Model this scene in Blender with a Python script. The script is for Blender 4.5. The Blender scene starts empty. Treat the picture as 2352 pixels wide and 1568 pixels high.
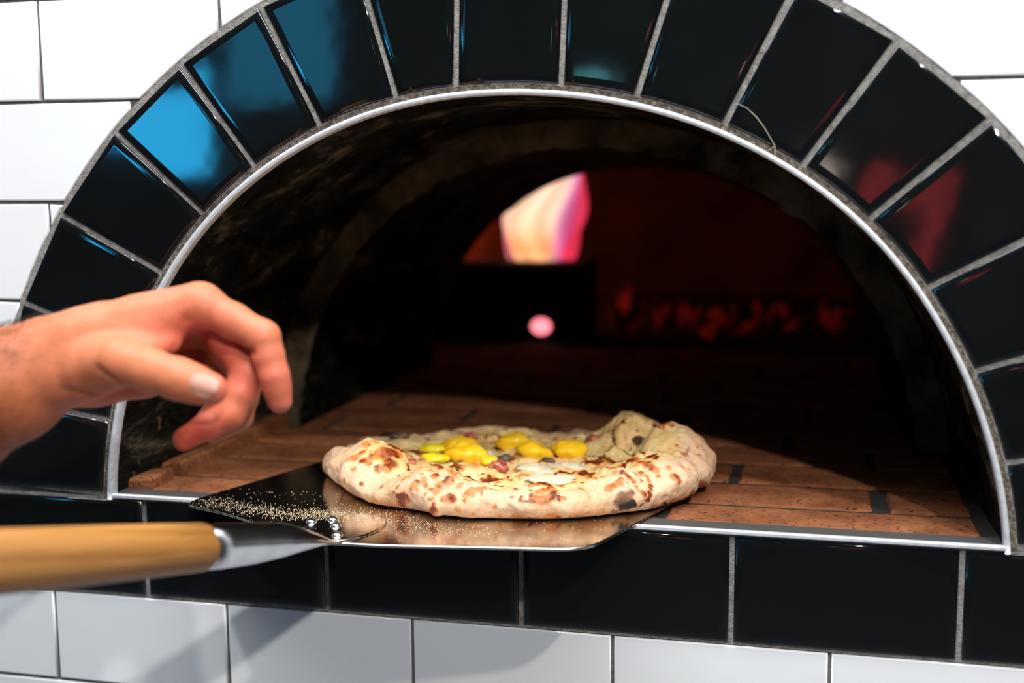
import bpy, math, random
import numpy as np
from mathutils import Vector, Matrix

random.seed(7); rng = np.random.default_rng(7)
sc = bpy.context.scene
col = sc.collection

# ------------------------------------------------------------------ camera
FPX = 2798.69
cam_d = bpy.data.cameras.new('camera'); cam = bpy.data.objects.new('camera', cam_d)
col.objects.link(cam); sc.camera = cam
cam_d.sensor_width = 36.0; cam_d.lens = FPX / 2352 * 36.0
CAM = Vector((0.2031, -0.8543, 1.3470))
RIGHT = Vector((0.97173, 0.23598, -0.00747)); UP = Vector((-0.02334, 0.12735, 0.99158))
yaw, pitch, roll = 0.23826, -0.13032, -0.00753
FWD = Vector((-math.sin(yaw) * math.cos(pitch), math.cos(yaw) * math.cos(pitch), math.sin(pitch)))
r0 = Vector((math.cos(yaw), math.sin(yaw), 0)); u0 = r0.cross(FWD)
RIGHT = math.cos(roll) * r0 + math.sin(roll) * u0
UP = -math.sin(roll) * r0 + math.cos(roll) * u0
m = Matrix.Identity(4)
for i in range(3):
    m[i][0] = RIGHT[i]; m[i][1] = UP[i]; m[i][2] = -FWD[i]; m[i][3] = CAM[i]
cam.matrix_world = m
cam_d.dof.use_dof = True; cam_d.dof.focus_distance = 0.90; cam_d.dof.aperture_fstop = 3.0
cam_d.clip_start = 0.02

# ------------------------------------------------------------------ world, lights, exposure
w = bpy.data.worlds.new('world'); sc.world = w; w.use_nodes = True
w.node_tree.nodes['Background'].inputs[0].default_value = (0.02, 0.022, 0.025, 1)
w.node_tree.nodes['Background'].inputs[1].default_value = 1.0
sc.view_settings.view_transform = 'Standard'; sc.view_settings.look = 'None'
sc.view_settings.exposure = 0.0; sc.view_settings.gamma = 1.0
sc.view_settings.use_curve_mapping = False


def spot(name, loc, target, power, size, color, angle=75):
    l = bpy.data.lights.new(name, 'SPOT'); l.energy = power; l.shadow_soft_size = size
    l.color = color; l.spot_size = math.radians(angle); l.spot_blend = 0.5
    o = bpy.data.objects.new(name, l); col.objects.link(o); o.location = loc
    o.rotation_euler = (Vector(target) - Vector(loc)).to_track_quat('-Z', 'Y').to_euler()
    return o


def area(name, loc, target, power, sx, sy, color):
    l = bpy.data.lights.new(name, 'AREA'); l.shape = 'RECTANGLE'; l.size = sx; l.size_y = sy
    l.energy = power; l.color = color
    o = bpy.data.objects.new(name, l); col.objects.link(o); o.location = loc
    o.rotation_euler = (Vector(target) - Vector(loc)).to_track_quat('-Z', 'Y').to_euler()
    return o


spot('ceiling_spot', (0.80, -1.15, 2.78), (0, 0, 1.15), 80, 0.030, (1.0, 0.96, 0.90))
spot('track_spot', (0.86, -1.75, 2.50), (0, 0, 1.15), 108, 0.035, (1.0, 0.97, 0.93))
area('ceiling_fill', (0.0, -0.50, 2.78), (0.0, -0.50, 0.0), 66, 2.2, 0.6, (0.94, 0.97, 1.0))  # area light added for soft ambient fill, not a known fixture

# ------------------------------------------------------------------ numpy noise


def hash3(i, j, k, seed):
    n = (i * 73856093) ^ (j * 19349663) ^ (k * 83492791) ^ (seed * 2654435761 & 0x7fffffff)
    n = (n ^ (n >> 13)) * 1274126177 & 0x7fffffff
    n = n ^ (n >> 16)
    return (n & 0xffff) / 65535.0


def vnoise(P, seed=1):
    P = np.asarray(P, dtype=np.float64); I = np.floor(P).astype(np.int64); F = P - I
    F = F * F * (3 - 2 * F); r = 0
    for a in (0, 1):
        for b in (0, 1):
            for c in (0, 1):
                wgt = (F[:, 0] if a else 1 - F[:, 0]) * (F[:, 1] if b else 1 - F[:, 1]) * (F[:, 2] if c else 1 - F[:, 2])
                r = r + wgt * hash3(I[:, 0] + a, I[:, 1] + b, I[:, 2] + c, seed)
    return r * 2 - 1


def fbm(P, octv=4, seed=1, gain=0.5):
    P = np.asarray(P, float); s = 0; amp = 1.0
    for o in range(octv):
        s = s + amp * vnoise(P * 2 ** o + 17.3 * o, seed + o); amp *= gain
    return s


def sstep(a, b, x):
    t = np.clip((x - a) / (b - a), 0, 1); return t * t * (3 - 2 * t)

# ------------------------------------------------------------------ materials


def nd(nt, typ, loc=(0, 0), **kw):
    n = nt.nodes.new(typ)
    for k, v in kw.items(): setattr(n, k, v)
    return n


def mat_base(name, color=(0.5, 0.5, 0.5), rough=0.5, metal=0.0, ior=1.5, spec=None):
    mt = bpy.data.materials.new(name); mt.use_nodes = True
    b = mt.node_tree.nodes['Principled BSDF']
    b.inputs['Base Color'].default_value = (*color, 1); b.inputs['Roughness'].default_value = rough
    b.inputs['Metallic'].default_value = metal; b.inputs['IOR'].default_value = ior
    return mt, mt.node_tree, b


def coords(nt, scale=1.0, kind='Object'):
    tc = nd(nt, 'ShaderNodeTexCoord'); mp = nd(nt, 'ShaderNodeMapping')
    s = scale if hasattr(scale, '__len__') else (scale,) * 3
    mp.inputs['Scale'].default_value = s
    nt.links.new(tc.outputs[kind], mp.inputs['Vector'])
    return mp.outputs['Vector']


def noise(nt, vec, scale, detail=4, rough=0.55, dist=0.0):
    n = nd(nt, 'ShaderNodeTexNoise'); n.inputs['Scale'].default_value = scale
    n.inputs['Detail'].default_value = detail; n.inputs['Roughness'].default_value = rough
    n.inputs['Distortion'].default_value = dist
    nt.links.new(vec, n.inputs['Vector']); return n.outputs['Fac']


def ramp(nt, fac, stops):
    r = nd(nt, 'ShaderNodeValToRGB'); e = r.color_ramp.elements
    while len(e) > 1: e.remove(e[-1])
    e[0].position = stops[0][0]; e[0].color = (*stops[0][1], 1)
    for p, c in stops[1:]:
        q = e.new(p); q.color = (*c, 1)
    nt.links.new(fac, r.inputs['Fac']); return r.outputs['Color']


def mix(nt, fac, a, b, mode='MIX'):
    n = nd(nt, 'ShaderNodeMix'); n.data_type = 'RGBA'; n.blend_type = mode
    for sock, v in ((n.inputs['Factor'], fac), (n.inputs['A'], a), (n.inputs['B'], b)):
        if hasattr(v, 'is_output'): nt.links.new(v, sock)
        elif hasattr(v, '__len__'): sock.default_value = (*v, 1)
        else: sock.default_value = v
    return n.outputs['Result']


def bump(nt, bsdf, h, strength, dist=0.001):
    n = nd(nt, 'ShaderNodeBump'); n.inputs['Strength'].default_value = strength
    n.inputs['Distance'].default_value = dist
    nt.links.new(h, n.inputs['Height']); nt.links.new(n.outputs['Normal'], bsdf.inputs['Normal'])


M = {}


def make_materials():
    # glazed tiles
    mt, nt, b = mat_base('white_glaze', (0.755, 0.765, 0.785), 0.10, ior=1.5)
    v = coords(nt, 1, 'Object'); bump(nt, b, noise(nt, v, 14, 2), 0.05, 0.01)
    M['white_tile'] = mt
    mt, nt, b = mat_base('black_glaze', (0.0035, 0.0042, 0.0046), 0.055, ior=1.55)
    v = coords(nt, 1, 'Object'); bump(nt, b, noise(nt, v, 20, 2), 0.016, 0.01)
    sp = noise(nt, v, 700, 2)
    nt.links.new(ramp(nt, sp, [(0.0, (0.0035, 0.0042, 0.0046)), (0.80, (0.0035, 0.0042, 0.0046)), (0.86, (0.05, 0.05, 0.048))]), b.inputs['Base Color'])
    M['black_tile'] = mt
    mt, nt, b = mat_base('grout', (0.2, 0.19, 0.18), 0.95)
    v = coords(nt)
    nt.links.new(ramp(nt, noise(nt, v, 260, 5), [(0.3, (0.13, 0.122, 0.112)), (0.7, (0.30, 0.285, 0.265))]), b.inputs['Base Color'])
    bump(nt, b, noise(nt, v, 900, 4), 0.6, 0.002); M['grout'] = mt
    mt, nt, b = mat_base('grout_dark', (0.1, 0.1, 0.1), 0.95)
    v = coords(nt)
    nt.links.new(ramp(nt, noise(nt, v, 260, 5), [(0.3, (0.07, 0.072, 0.07)), (0.7, (0.15, 0.15, 0.145))]), b.inputs['Base Color'])
    bump(nt, b, noise(nt, v, 900, 4), 0.6, 0.002); M['grout_dark'] = mt
    # steel trim
    mt, nt, b = mat_base('steel_trim', (0.62, 0.64, 0.68), 0.42, 0.35)
    v = coords(nt); n = noise(nt, v, 180, 4)
    nt.links.new(ramp(nt, n, [(0.25, (0.50, 0.52, 0.56)), (0.7, (0.74, 0.76, 0.80))]), b.inputs['Base Color'])
    bump(nt, b, noise(nt, v, 420, 3), 0.12, 0.001); M['steel'] = mt
    mt, nt, b = mat_base('dark_steel', (0.12, 0.115, 0.11), 0.5, 0.6)
    M['dark_steel'] = mt
    # caulk / burnt gap between tiles and trim
    mt, nt, b = mat_base('burnt_joint', (0.05, 0.04, 0.03), 0.95)
    v = coords(nt)
    nt.links.new(ramp(nt, noise(nt, v, 320, 5), [(0.35, (0.035, 0.028, 0.022)), (0.55, (0.12, 0.095, 0.07)), (0.75, (0.30, 0.24, 0.18))]), b.inputs['Base Color'])
    bump(nt, b, noise(nt, v, 700, 4), 0.8, 0.003); M['burnt'] = mt
    M['burnt_pale'] = mat_base('crack_dust', (0.40, 0.34, 0.24), 0.9)[0]
    # soot covered vault
    mt, nt, b = mat_base('soot', (0.02, 0.018, 0.015), 0.85)
    v = coords(nt, (1, 1, 2.2))
    n1 = noise(nt, v, 14, 8, 0.65, 0.6)
    c1 = ramp(nt, n1, [(0.40, (0.0015, 0.0013, 0.0011)), (0.55, (0.012, 0.010, 0.0065)), (0.72, (0.13, 0.105, 0.068))])
    n2 = noise(nt, coords(nt, (1, 2.5, 2.5)), 38, 6, 0.6, 0.3)
    c2 = ramp(nt, n2, [(0.64, (0, 0, 0)), (0.76, (0.20, 0.115, 0.06))])
    nt.links.new(mix(nt, 1.0, c1, c2, 'ADD'), b.inputs['Base Color'])
    b.inputs['Specular IOR Level'].default_value = 0.08
    bump(nt, b, noise(nt, v, 60, 6), 0.7, 0.01); M['soot'] = mt
    mt, nt, b = mat_base('brown_brick', (0.05, 0.04, 0.03), 0.9)  # mottled brown, lighter than the soot of the vaults
    v = coords(nt)
    nt.links.new(ramp(nt, noise(nt, v, 26, 6, 0.6), [(0.36, (0.014, 0.010, 0.006)), (0.72, (0.13, 0.095, 0.055))]), b.inputs['Base Color'])
    b.inputs['Specular IOR Level'].default_value = 0.1
    bump(nt, b, noise(nt, v, 120, 5), 0.6, 0.004); M['ring_brown'] = mt
    # hearth brick, random tone per piece
    mt, nt, b = mat_base('fire_brick', (0.3, 0.13, 0.06), 0.92)
    oi = nd(nt, 'ShaderNodeObjectInfo'); v = coords(nt)
    base = ramp(nt, noise(nt, v, 24, 6, 0.62), [(0.28, (0.13, 0.044, 0.018)), (0.5, (0.235, 0.082, 0.033)), (0.74, (0.34, 0.135, 0.060))])
    rnd = nd(nt, 'ShaderNodeMapRange'); nt.links.new(oi.outputs['Random'], rnd.inputs[0])
    rnd.inputs[3].default_value = 0.82; rnd.inputs[4].default_value = 1.12
    base = mix(nt, 1.0, base, rnd.outputs[0], 'MULTIPLY')
    pits = ramp(nt, noise(nt, coords(nt, (1, 1.6, 1)), 190, 4, 0.55), [(0.36, (1, 1, 1)), (0.41, (0, 0, 0))])
    base = mix(nt, pits, base, (0.03, 0.016, 0.010))
    soot = ramp(nt, noise(nt, v, 9, 6, 0.7), [(0.58, (0, 0, 0)), (0.74, (0.85, 0.85, 0.85))])
    base = mix(nt, soot, base, (0.014, 0.010, 0.007))
    nt.links.new(base, b.inputs['Base Color'])
    b.inputs['Specular IOR Level'].default_value = 0.12
    bump(nt, b, noise(nt, v, 330, 5), 0.55, 0.002); M['brick'] = mt
    mt, nt, b = mat_base('ash_mortar', (0.016, 0.013, 0.010), 0.95)
    bump(nt, b, noise(nt, coords(nt), 300, 4), 0.6, 0.003); M['mortar'] = mt
    mt, nt, b = mat_base('dome_clay', (0.1, 0.06, 0.04), 0.9)
    nt.links.new(ramp(nt, noise(nt, coords(nt), 9, 5), [(0.3, (0.05, 0.03, 0.02)), (0.7, (0.14, 0.08, 0.05))]), b.inputs['Base Color']); M['clay'] = mt
    mt, nt, b = mat_base('black_iron', (0.008, 0.007, 0.007), 0.7); M['iron'] = mt
    # peel metal
    mt, nt, b = mat_base('peel_aluminium', (0.72, 0.70, 0.67), 0.2, 1.0)
    v = coords(nt, (2, 60, 1)); n = noise(nt, v, 9, 4)
    rr = nd(nt, 'ShaderNodeMapRange'); nt.links.new(n, rr.inputs[0]); rr.inputs[3].default_value = 0.10; rr.inputs[4].default_value = 0.22
    nt.links.new(rr.outputs[0], b.inputs['Roughness'])
    st = noise(nt, coords(nt), 22, 6, 0.65)
    nt.links.new(ramp(nt, st, [(0.35, (0.46, 0.40, 0.34)), (0.6, (0.76, 0.73, 0.69))]), b.inputs['Base Color'])
    bump(nt, b, noise(nt, coords(nt, (6, 40, 1)), 12, 3), 0.06, 0.001); M['peel'] = mt
    mt, nt, b = mat_base('ferrule_metal', (0.72, 0.73, 0.74), 0.2, 1.0)
    nt.links.new(ramp(nt, noise(nt, coords(nt), 60, 5), [(0.3, (0.60, 0.62, 0.64)), (0.7, (0.82, 0.83, 0.84))]), b.inputs['Base Color'])
    M['ferrule'] = mt
    mt, nt, b = mat_base('rivet_metal', (0.88, 0.88, 0.89), 0.22, 1.0); M['rivet'] = mt
    # wood
    mt, nt, b = mat_base('handle_wood', (0.5, 0.26, 0.08), 0.45)
    v = coords(nt, (60, 60, 3.0)); n = noise(nt, v, 1.6, 6, 0.6, 0.8)
    nt.links.new(ramp(nt, n, [(0.30, (0.14, 0.048, 0.009)), (0.5, (0.31, 0.130, 0.026)), (0.72, (0.46, 0.225, 0.058))]), b.inputs['Base Color'])
    bump(nt, b, n, 0.15, 0.001); M['wood'] = mt
    # skin: colour attribute x fine mottling
    mt, nt, b = mat_base('skin', (0.6, 0.3, 0.2), 0.52)
    at = nd(nt, 'ShaderNodeAttribute'); at.attribute_name = 'tone'
    mot = ramp(nt, noise(nt, coords(nt), 150, 5), [(0.3, (0.90, 0.86, 0.84)), (0.7, (1.06, 1.05, 1.05))])
    nt.links.new(mix(nt, 1.0, at.outputs['Color'], mot, 'MULTIPLY'), b.inputs['Base Color'])
    b.inputs['Specular IOR Level'].default_value = 0.32
    b.inputs['Subsurface Weight'].default_value = 0.25; b.inputs['Subsurface Radius'].default_value = (0.008, 0.003, 0.0015)
    b.inputs['Subsurface Scale'].default_value = 1.0
    vo = nd(nt, 'ShaderNodeTexVoronoi'); vo.inputs['Scale'].default_value = 700; nt.links.new(coords(nt), vo.inputs['Vector'])
    bump(nt, b, vo.outputs['Distance'], 0.18, 0.0006); M['skin'] = mt
    mt, nt, b = mat_base('nail', (0.46, 0.21, 0.155), 0.5)
    b.inputs['Subsurface Weight'].default_value = 0.2; b.inputs['Subsurface Radius'].default_value = (0.005, 0.002, 0.001); M['nail'] = mt
    mt, nt, b = mat_base('arm_hair', (0.012, 0.008, 0.006), 0.5); M['hair'] = mt
    # pizza dough and cheese: colour attribute + fine blister detail
    mt, nt, b = mat_base('baked_dough', (0.8, 0.6, 0.4), 0.55)
    at = nd(nt, 'ShaderNodeAttribute'); at.attribute_name = 'tone'
    v = coords(nt)
    mot = ramp(nt, noise(nt, v, 420, 5, 0.6), [(0.3, (0.86, 0.80, 0.72)), (0.65, (1.05, 1.04, 1.03))])
    nt.links.new(mix(nt, 1.0, at.outputs['Color'], mot, 'MULTIPLY'), b.inputs['Base Color'])
    gl = nd(nt, 'ShaderNodeAttribute'); gl.attribute_name = 'gloss'
    gr = nd(nt, 'ShaderNodeMapRange'); nt.links.new(gl.outputs['Fac'], gr.inputs[0]); gr.inputs[3].default_value = 0.68; gr.inputs[4].default_value = 0.26
    nt.links.new(gr.outputs[0], b.inputs['Roughness'])
    b.inputs['Subsurface Weight'].default_value = 0.12; b.inputs['Subsurface Radius'].default_value = (0.006, 0.004, 0.002)
    bump(nt, b, noise(nt, v, 300, 6, 0.65), 0.5, 0.0015); M['dough'] = mt
    mt, nt, b = mat_base('yolk', (0.86, 0.50, 0.01), 0.3)
    nt.links.new(ramp(nt, noise(nt, coords(nt), 90, 4), [(0.3, (0.80, 0.43, 0.008)), (0.65, (0.90, 0.58, 0.02))]), b.inputs['Base Color'])
    b.inputs['Subsurface Weight'].default_value = 0.2; b.inputs['Subsurface Radius'].default_value = (0.006, 0.004, 0.001)
    bump(nt, b, noise(nt, coords(nt), 130, 3), 0.25, 0.002); M['yolk'] = mt
    mt, nt, b = mat_base('yolk_smear', (0.78, 0.62, 0.02), 0.3); M['smear'] = mt
    mt, nt, b = mat_base('cured_meat', (0.35, 0.07, 0.04), 0.35)
    nt.links.new(ramp(nt, noise(nt, coords(nt), 260, 4), [(0.35, (0.22, 0.035, 0.02)), (0.6, (0.45, 0.12, 0.075)), (0.75, (0.62, 0.34, 0.24))]), b.inputs['Base Color'])
    M['meat'] = mt
    mt, nt, b = mat_base('mushroom', (0.05, 0.03, 0.02), 0.5)
    nt.links.new(ramp(nt, noise(nt, coords(nt), 200, 4), [(0.35, (0.025, 0.014, 0.010)), (0.7, (0.16, 0.09, 0.055))]), b.inputs['Base Color'])
    M['mushroom'] = mt
    mt, nt, b = mat_base('mozzarella', (0.64, 0.54, 0.38), 0.3)
    b.inputs['Subsurface Weight'].default_value = 0.25; b.inputs['Subsurface Radius'].default_value = (0.008, 0.006, 0.004)
    bump(nt, b, noise(nt, coords(nt), 160, 4), 0.3, 0.002); M['mozz'] = mt
    mt, nt, b = mat_base('semolina', (0.72, 0.56, 0.36), 0.7); M['flour'] = mt
    # room
    mt, nt, b = mat_base('room_dark', (0.045, 0.047, 0.05), 0.8)
    nt.links.new(ramp(nt, noise(nt, coords(nt), 2.2, 4), [(0.35, (0.02, 0.024, 0.024)), (0.75, (0.17, 0.19, 0.175))]), b.inputs['Base Color'])
    M['room'] = mt
    mt, nt, b = mat_base('ceiling_paint', (0.55, 0.55, 0.54), 0.9); M['ceil'] = mt
    mt, nt, b = mat_base('floor_tile', (0.17, 0.175, 0.19), 0.6); M['floor'] = mt
    mt, nt, b = mat_base('white_plaster', (0.8, 0.8, 0.8), 0.8); M['plaster'] = mt

    def emit(name, color, strength):
        mt = bpy.data.materials.new(name); mt.use_nodes = True; nt = mt.node_tree
        for n in list(nt.nodes):
            if n.type != 'OUTPUT_MATERIAL': nt.nodes.remove(n)
        e = nd(nt, 'ShaderNodeEmission'); e.inputs['Color'].default_value = (*color, 1); e.inputs['Strength'].default_value = strength
        nt.links.new(e.outputs[0], nt.nodes['Material Output'].inputs['Surface']); return mt, nt, e
    M['blue_pane'], nt, e = emit('daylight_pane', (0.02, 0.37, 0.72), 20.0)
    M['dim_pane'], _, _ = emit('dusk_pane', (0.03, 0.34, 0.60), 4.5)
    M['red_neon'], _, _ = emit('red_glow', (1.0, 0.09, 0.11), 2.3)
    M['globe_warm'], _, _ = emit('warm_globe', (1.0, 0.85, 0.72), 6.0)
    M['globe'], _, _ = emit('lamp_globe', (0.25, 0.9, 1.0), 5.0)
    M['pilot'], _, _ = emit('pilot_glow', (1.0, 0.22, 0.26), 2.2)
    # flame: real emitter, hotter (paler) core, violet and orange fringes by height and noise
    mt, nt, e = emit('flame', (1, 0.5, 0.2), 1.6)
    at = nd(nt, 'ShaderNodeAttribute'); at.attribute_name = 'tone'
    nt.links.new(at.outputs['Color'], e.inputs['Color']); M['flame'] = mt
    # embers
    mt, nt, b = mat_base('ember', (0.01, 0.006, 0.005), 0.9)
    n = noise(nt, coords(nt), 26, 4)
    em = ramp(nt, n, [(0.46, (0.002, 0, 0)), (0.60, (0.16, 0.006, 0.004)), (0.72, (0.60, 0.02, 0.012))])
    nt.links.new(em, b.inputs['Emission Color']); b.inputs['Emission Strength'].default_value = 0.45; M['ember'] = mt


make_materials()

# ------------------------------------------------------------------ object helpers


def mesh_obj(name, V, F, mat, parent=None, smooth=True, flat_faces=None, kind=None):
    me = bpy.data.meshes.new(name)
    me.from_pydata([tuple(map(float, v)) for v in V], [], [tuple(int(i) for i in f) for f in F])
    me.materials.append(mat)
    if smooth:
        fl = np.ones(len(me.polygons), bool)
        if flat_faces is not None:
            for i in flat_faces: fl[i] = False
        me.polygons.foreach_set('use_smooth', fl)
    me.update()
    o = bpy.data.objects.new(name, me); col.objects.link(o)
    if parent is not None: o.parent = parent
    if kind: o['kind'] = kind
    return o


def fast_obj(name, V, Q, mat, parent=None):
    """V (n,3) array, Q (m,k) array of equal-size faces."""
    V = np.asarray(V, np.float32); Q = np.asarray(Q, np.int32); k = Q.shape[1]
    me = bpy.data.meshes.new(name)
    me.vertices.add(len(V)); me.vertices.foreach_set('co', V.ravel())
    me.loops.add(Q.size); me.loops.foreach_set('vertex_index', Q.ravel())
    me.polygons.add(len(Q)); me.polygons.foreach_set('loop_start', np.arange(0, Q.size, k, dtype=np.int32))
    me.polygons.foreach_set('use_smooth', np.ones(len(Q), bool))
    me.update(calc_edges=True); me.validate(); me.materials.append(mat)
    o = bpy.data.objects.new(name, me); col.objects.link(o)
    if parent is not None: o.parent = parent
    return o


def set_color(o, name, C):
    a = o.data.attributes.new(name, 'FLOAT_COLOR', 'POINT')
    D = np.ones((len(C), 4), np.float32); D[:, :3] = C; a.data.foreach_set('color', D.ravel())


def set_float(o, name, f):
    a = o.data.attributes.new(name, 'FLOAT', 'POINT'); a.data.foreach_set('value', np.asarray(f, np.float32))


def empty(name, loc=(0, 0, 0)):
    o = bpy.data.objects.new(name, None); o.location = loc; col.objects.link(o); return o


def tag(o, label=None, cat=None, group=None, kind=None):
    if label: o['label'] = label
    if cat: o['category'] = cat
    if group: o['group'] = group
    if kind: o['kind'] = kind
    return o


def box_vf(x0, x1, y0, y1, z0, z1):
    V = [(x0, y0, z0), (x1, y0, z0), (x1, y1, z0), (x0, y1, z0), (x0, y0, z1), (x1, y0, z1), (x1, y1, z1), (x0, y1, z1)]
    F = [(0, 3, 2, 1), (4, 5, 6, 7), (0, 1, 5, 4), (1, 2, 6, 5), (2, 3, 7, 6), (3, 0, 4, 7)]
    return V, F


def box(name, dims, mat, parent=None):
    V, F = box_vf(*dims); return mesh_obj(name, V, F, mat, parent, smooth=False)


def inset_poly(P, d):
    """offset a CCW 2-D polygon inwards by d (edge offset, mitred)."""
    P = np.asarray(P, float); n = len(P); out = []
    for i in range(n):
        a, b, c = P[i - 1], P[i], P[(i + 1) % n]
        e1 = (b - a) / max(np.linalg.norm(b - a), 1e-9); e2 = (c - b) / max(np.linalg.norm(c - b), 1e-9)
        n1 = np.array([-e1[1], e1[0]]); n2 = np.array([-e2[1], e2[0]])
        k = n1 + n2; den = max(1 + n1 @ n2, 0.25)
        out.append(b + k * d / den)
    return np.array(out)


def tile_geom(P, front, prof, tilt=(0, 0)):
    """polygon P (x,z) CCW seen from -y; prof = [(inset, depth behind front)...] from the edge inwards."""
    P = np.asarray(P, float); n = len(P); V = []; F = []; flat = []
    c = P.mean(0)

    def add(Q, y):
        for q in Q:
            yy = y + (q[0] - c[0]) * tilt[0] + (q[1] - c[1]) * tilt[1]
            V.append((q[0], yy, q[1]))
    add(P, 0.0025)
    for ins, dep in prof: add(inset_poly(P, ins), front + dep)
    for r in range(len(prof)):
        for i in range(n):
            j = (i + 1) % n
            F.append((r * n + i, r * n + j, (r + 1) * n + j, (r + 1) * n + i))
    F.append(tuple(range(len(prof) * n, (len(prof) + 1) * n))); flat.append(len(F) - 1)
    return V, F, flat


# ------------------------------------------------------------------ layout constants
HZ = 1.10                       # hearth level
ZB = 1.0169                     # bottom of the black ledge course
ACX, ACZ = -0.0012, 1.0770      # arch centre
_th = np.array([-10, 3.3, 13.5, 24.5, 34.9, 45, 54.7, 64.3, 78.2, 87.3, 96.7, 104.5, 115.5, 125.4, 134.8, 144.5, 165.6, 176.7, 190])
_rr = np.array([.3424, .3424, .3410, .3402, .3406, .3412, .3385, .3365, .3340, .3335, .3353, .3381, .3404, .3418, .3435, .3418, .3388, .3374, .3374])


def r_arch(th):
    k = np.array([0.25, 0.5, 0.25])
    return np.interp(th, _th, _rr)


TH = np.linspace(-4, 184, 141)
RA = np.array([np.mean(r_arch(t + np.linspace(-9, 9, 9))) for t in TH])


def arch_r(t): return np.interp(t, TH, RA)


def arch_pts(dr, y, ths, scale=1.0):
    r = np.interp(ths, TH, RA) * scale + dr
    a = np.radians(ths)
    return np.stack([ACX + r * np.cos(a), np.full_like(r, y), ACZ + r * np.sin(a)], 1)


def base_angle(dr, right, zb):
    """angle at which the arch offset by dr meets z = zb"""
    ts = np.linspace(-3, 40, 400) if right else np.linspace(183, 140, 400)
    z = ACZ + (np.interp(ts, TH, RA) + dr) * np.sin(np.radians(ts))
    return ts[np.argmin(abs(z - zb))]


# ------------------------------------------------------------------ room shell
room = dict(x0=-3.2, x1=2.6, y0=-3.6, z1=2.8)
tag(box('floor', (-3.2, 2.6, -3.6, 2.0, -0.05, 0.0), M['floor']), kind='structure')
tag(box('ceiling', (-3.2, 2.6, -3.6, 2.0, 2.8, 2.85), M['ceil']), kind='structure')
tag(box('wall_back', (-3.2, 2.6, -3.65, -3.6, 0, 2.8), M['room']), kind='structure')
tag(box('wall_left', (-3.25, -3.2, -3.6, 2.0, 0, 2.8), M['room']), kind='structure')
tag(box('wall_right', (2.6, 2.65, -3.6, 2.0, 0, 2.8), M['room']), kind='structure')

# front wall with the arched hole: grout bed, plus a plastered margin far from the oven


def build_front_wall():
    zb = ZB + 0.078
    t0 = base_angle(0.006, True, zb); t1 = base_angle(0.006, False, zb)
    ths = np.linspace(t0, t1, 90)
    inner = arch_pts(0.006, 0.0, ths)[:, [0, 2]]
    # matching ring of points on a rectangle
    X0, X1, Z0, Z1 = -1.15, 1.15, 0.55, 2.05
    def to_rect(p, c=(0, 1.2)):
        d = np.array(p) - np.array(c); k = 1e9
        if d[0] > 1e-9: k = min(k, (X1 - c[0]) / d[0])
        if d[0] < -1e-9: k = min(k, (X0 - c[0]) / d[0])
        if d[1] > 1e-9: k = min(k, (Z1 - c[1]) / d[1])
        if d[1] < -1e-9: k = min(k, (Z0 - c[1]) / d[1])
        return np.array(c) + d * k
    loop = [tuple(p) for p in inner]
    xs = np.linspace(inner[-1][0], inner[0][0], 24)[1:-1]
    loop += [(x, zb) for x in xs]
    outer = [to_rect(p) for p in loop]
    for cx, cz in ((X0, Z0), (X1, Z0), (X0, Z1), (X1, Z1)):   # snap the nearest point to each corner
        i = int(np.argmin([np.hypot(o[0] - cx, o[1] - cz) for o in outer])); outer[i] = np.array([cx, cz])
    n = len(loop); V = []; F = []
    V += [(p[0], 0.0, p[1]) for p in loop] + [(p[0], 0.0, p[1]) for p in outer]
    V += [(p[0], 0.03, p[1]) for p in loop]
    for i in range(n):
        j = (i + 1) % n
        F.append((i, n + i, n + j, j)); F.append((i, j, 2 * n + j, 2 * n + i))
    nb = len(F)
    k = len(V)
    V += [(-3.2, 0, 0), (2.6, 0, 0), (2.6, 0, 2.8), (-3.2, 0, 2.8), (X0, 0, Z0), (X1, 0, Z0), (X1, 0, Z1), (X0, 0, Z1)]
    for i in range(4):
        j = (i + 1) % 4; F.append((k + i, k + j, k + 4 + j, k + 4 + i))
    o = mesh_obj('wall_front', V, F, M['grout_dark'], smooth=False)
    o.data.materials.append(M['plaster'])
    for p in list(o.data.polygons)[nb:]: p.material_index = 1
    return tag(o, kind='structure')


wall = build_front_wall()

# ------------------------------------------------------------------ white wall tiles
RO = 0.4450
ROW = 0.0777
W_PROF = [(0.0, -0.0012 + 0.0022), (0.0004, 0.0005), (0.0012, 0.0)]


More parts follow.
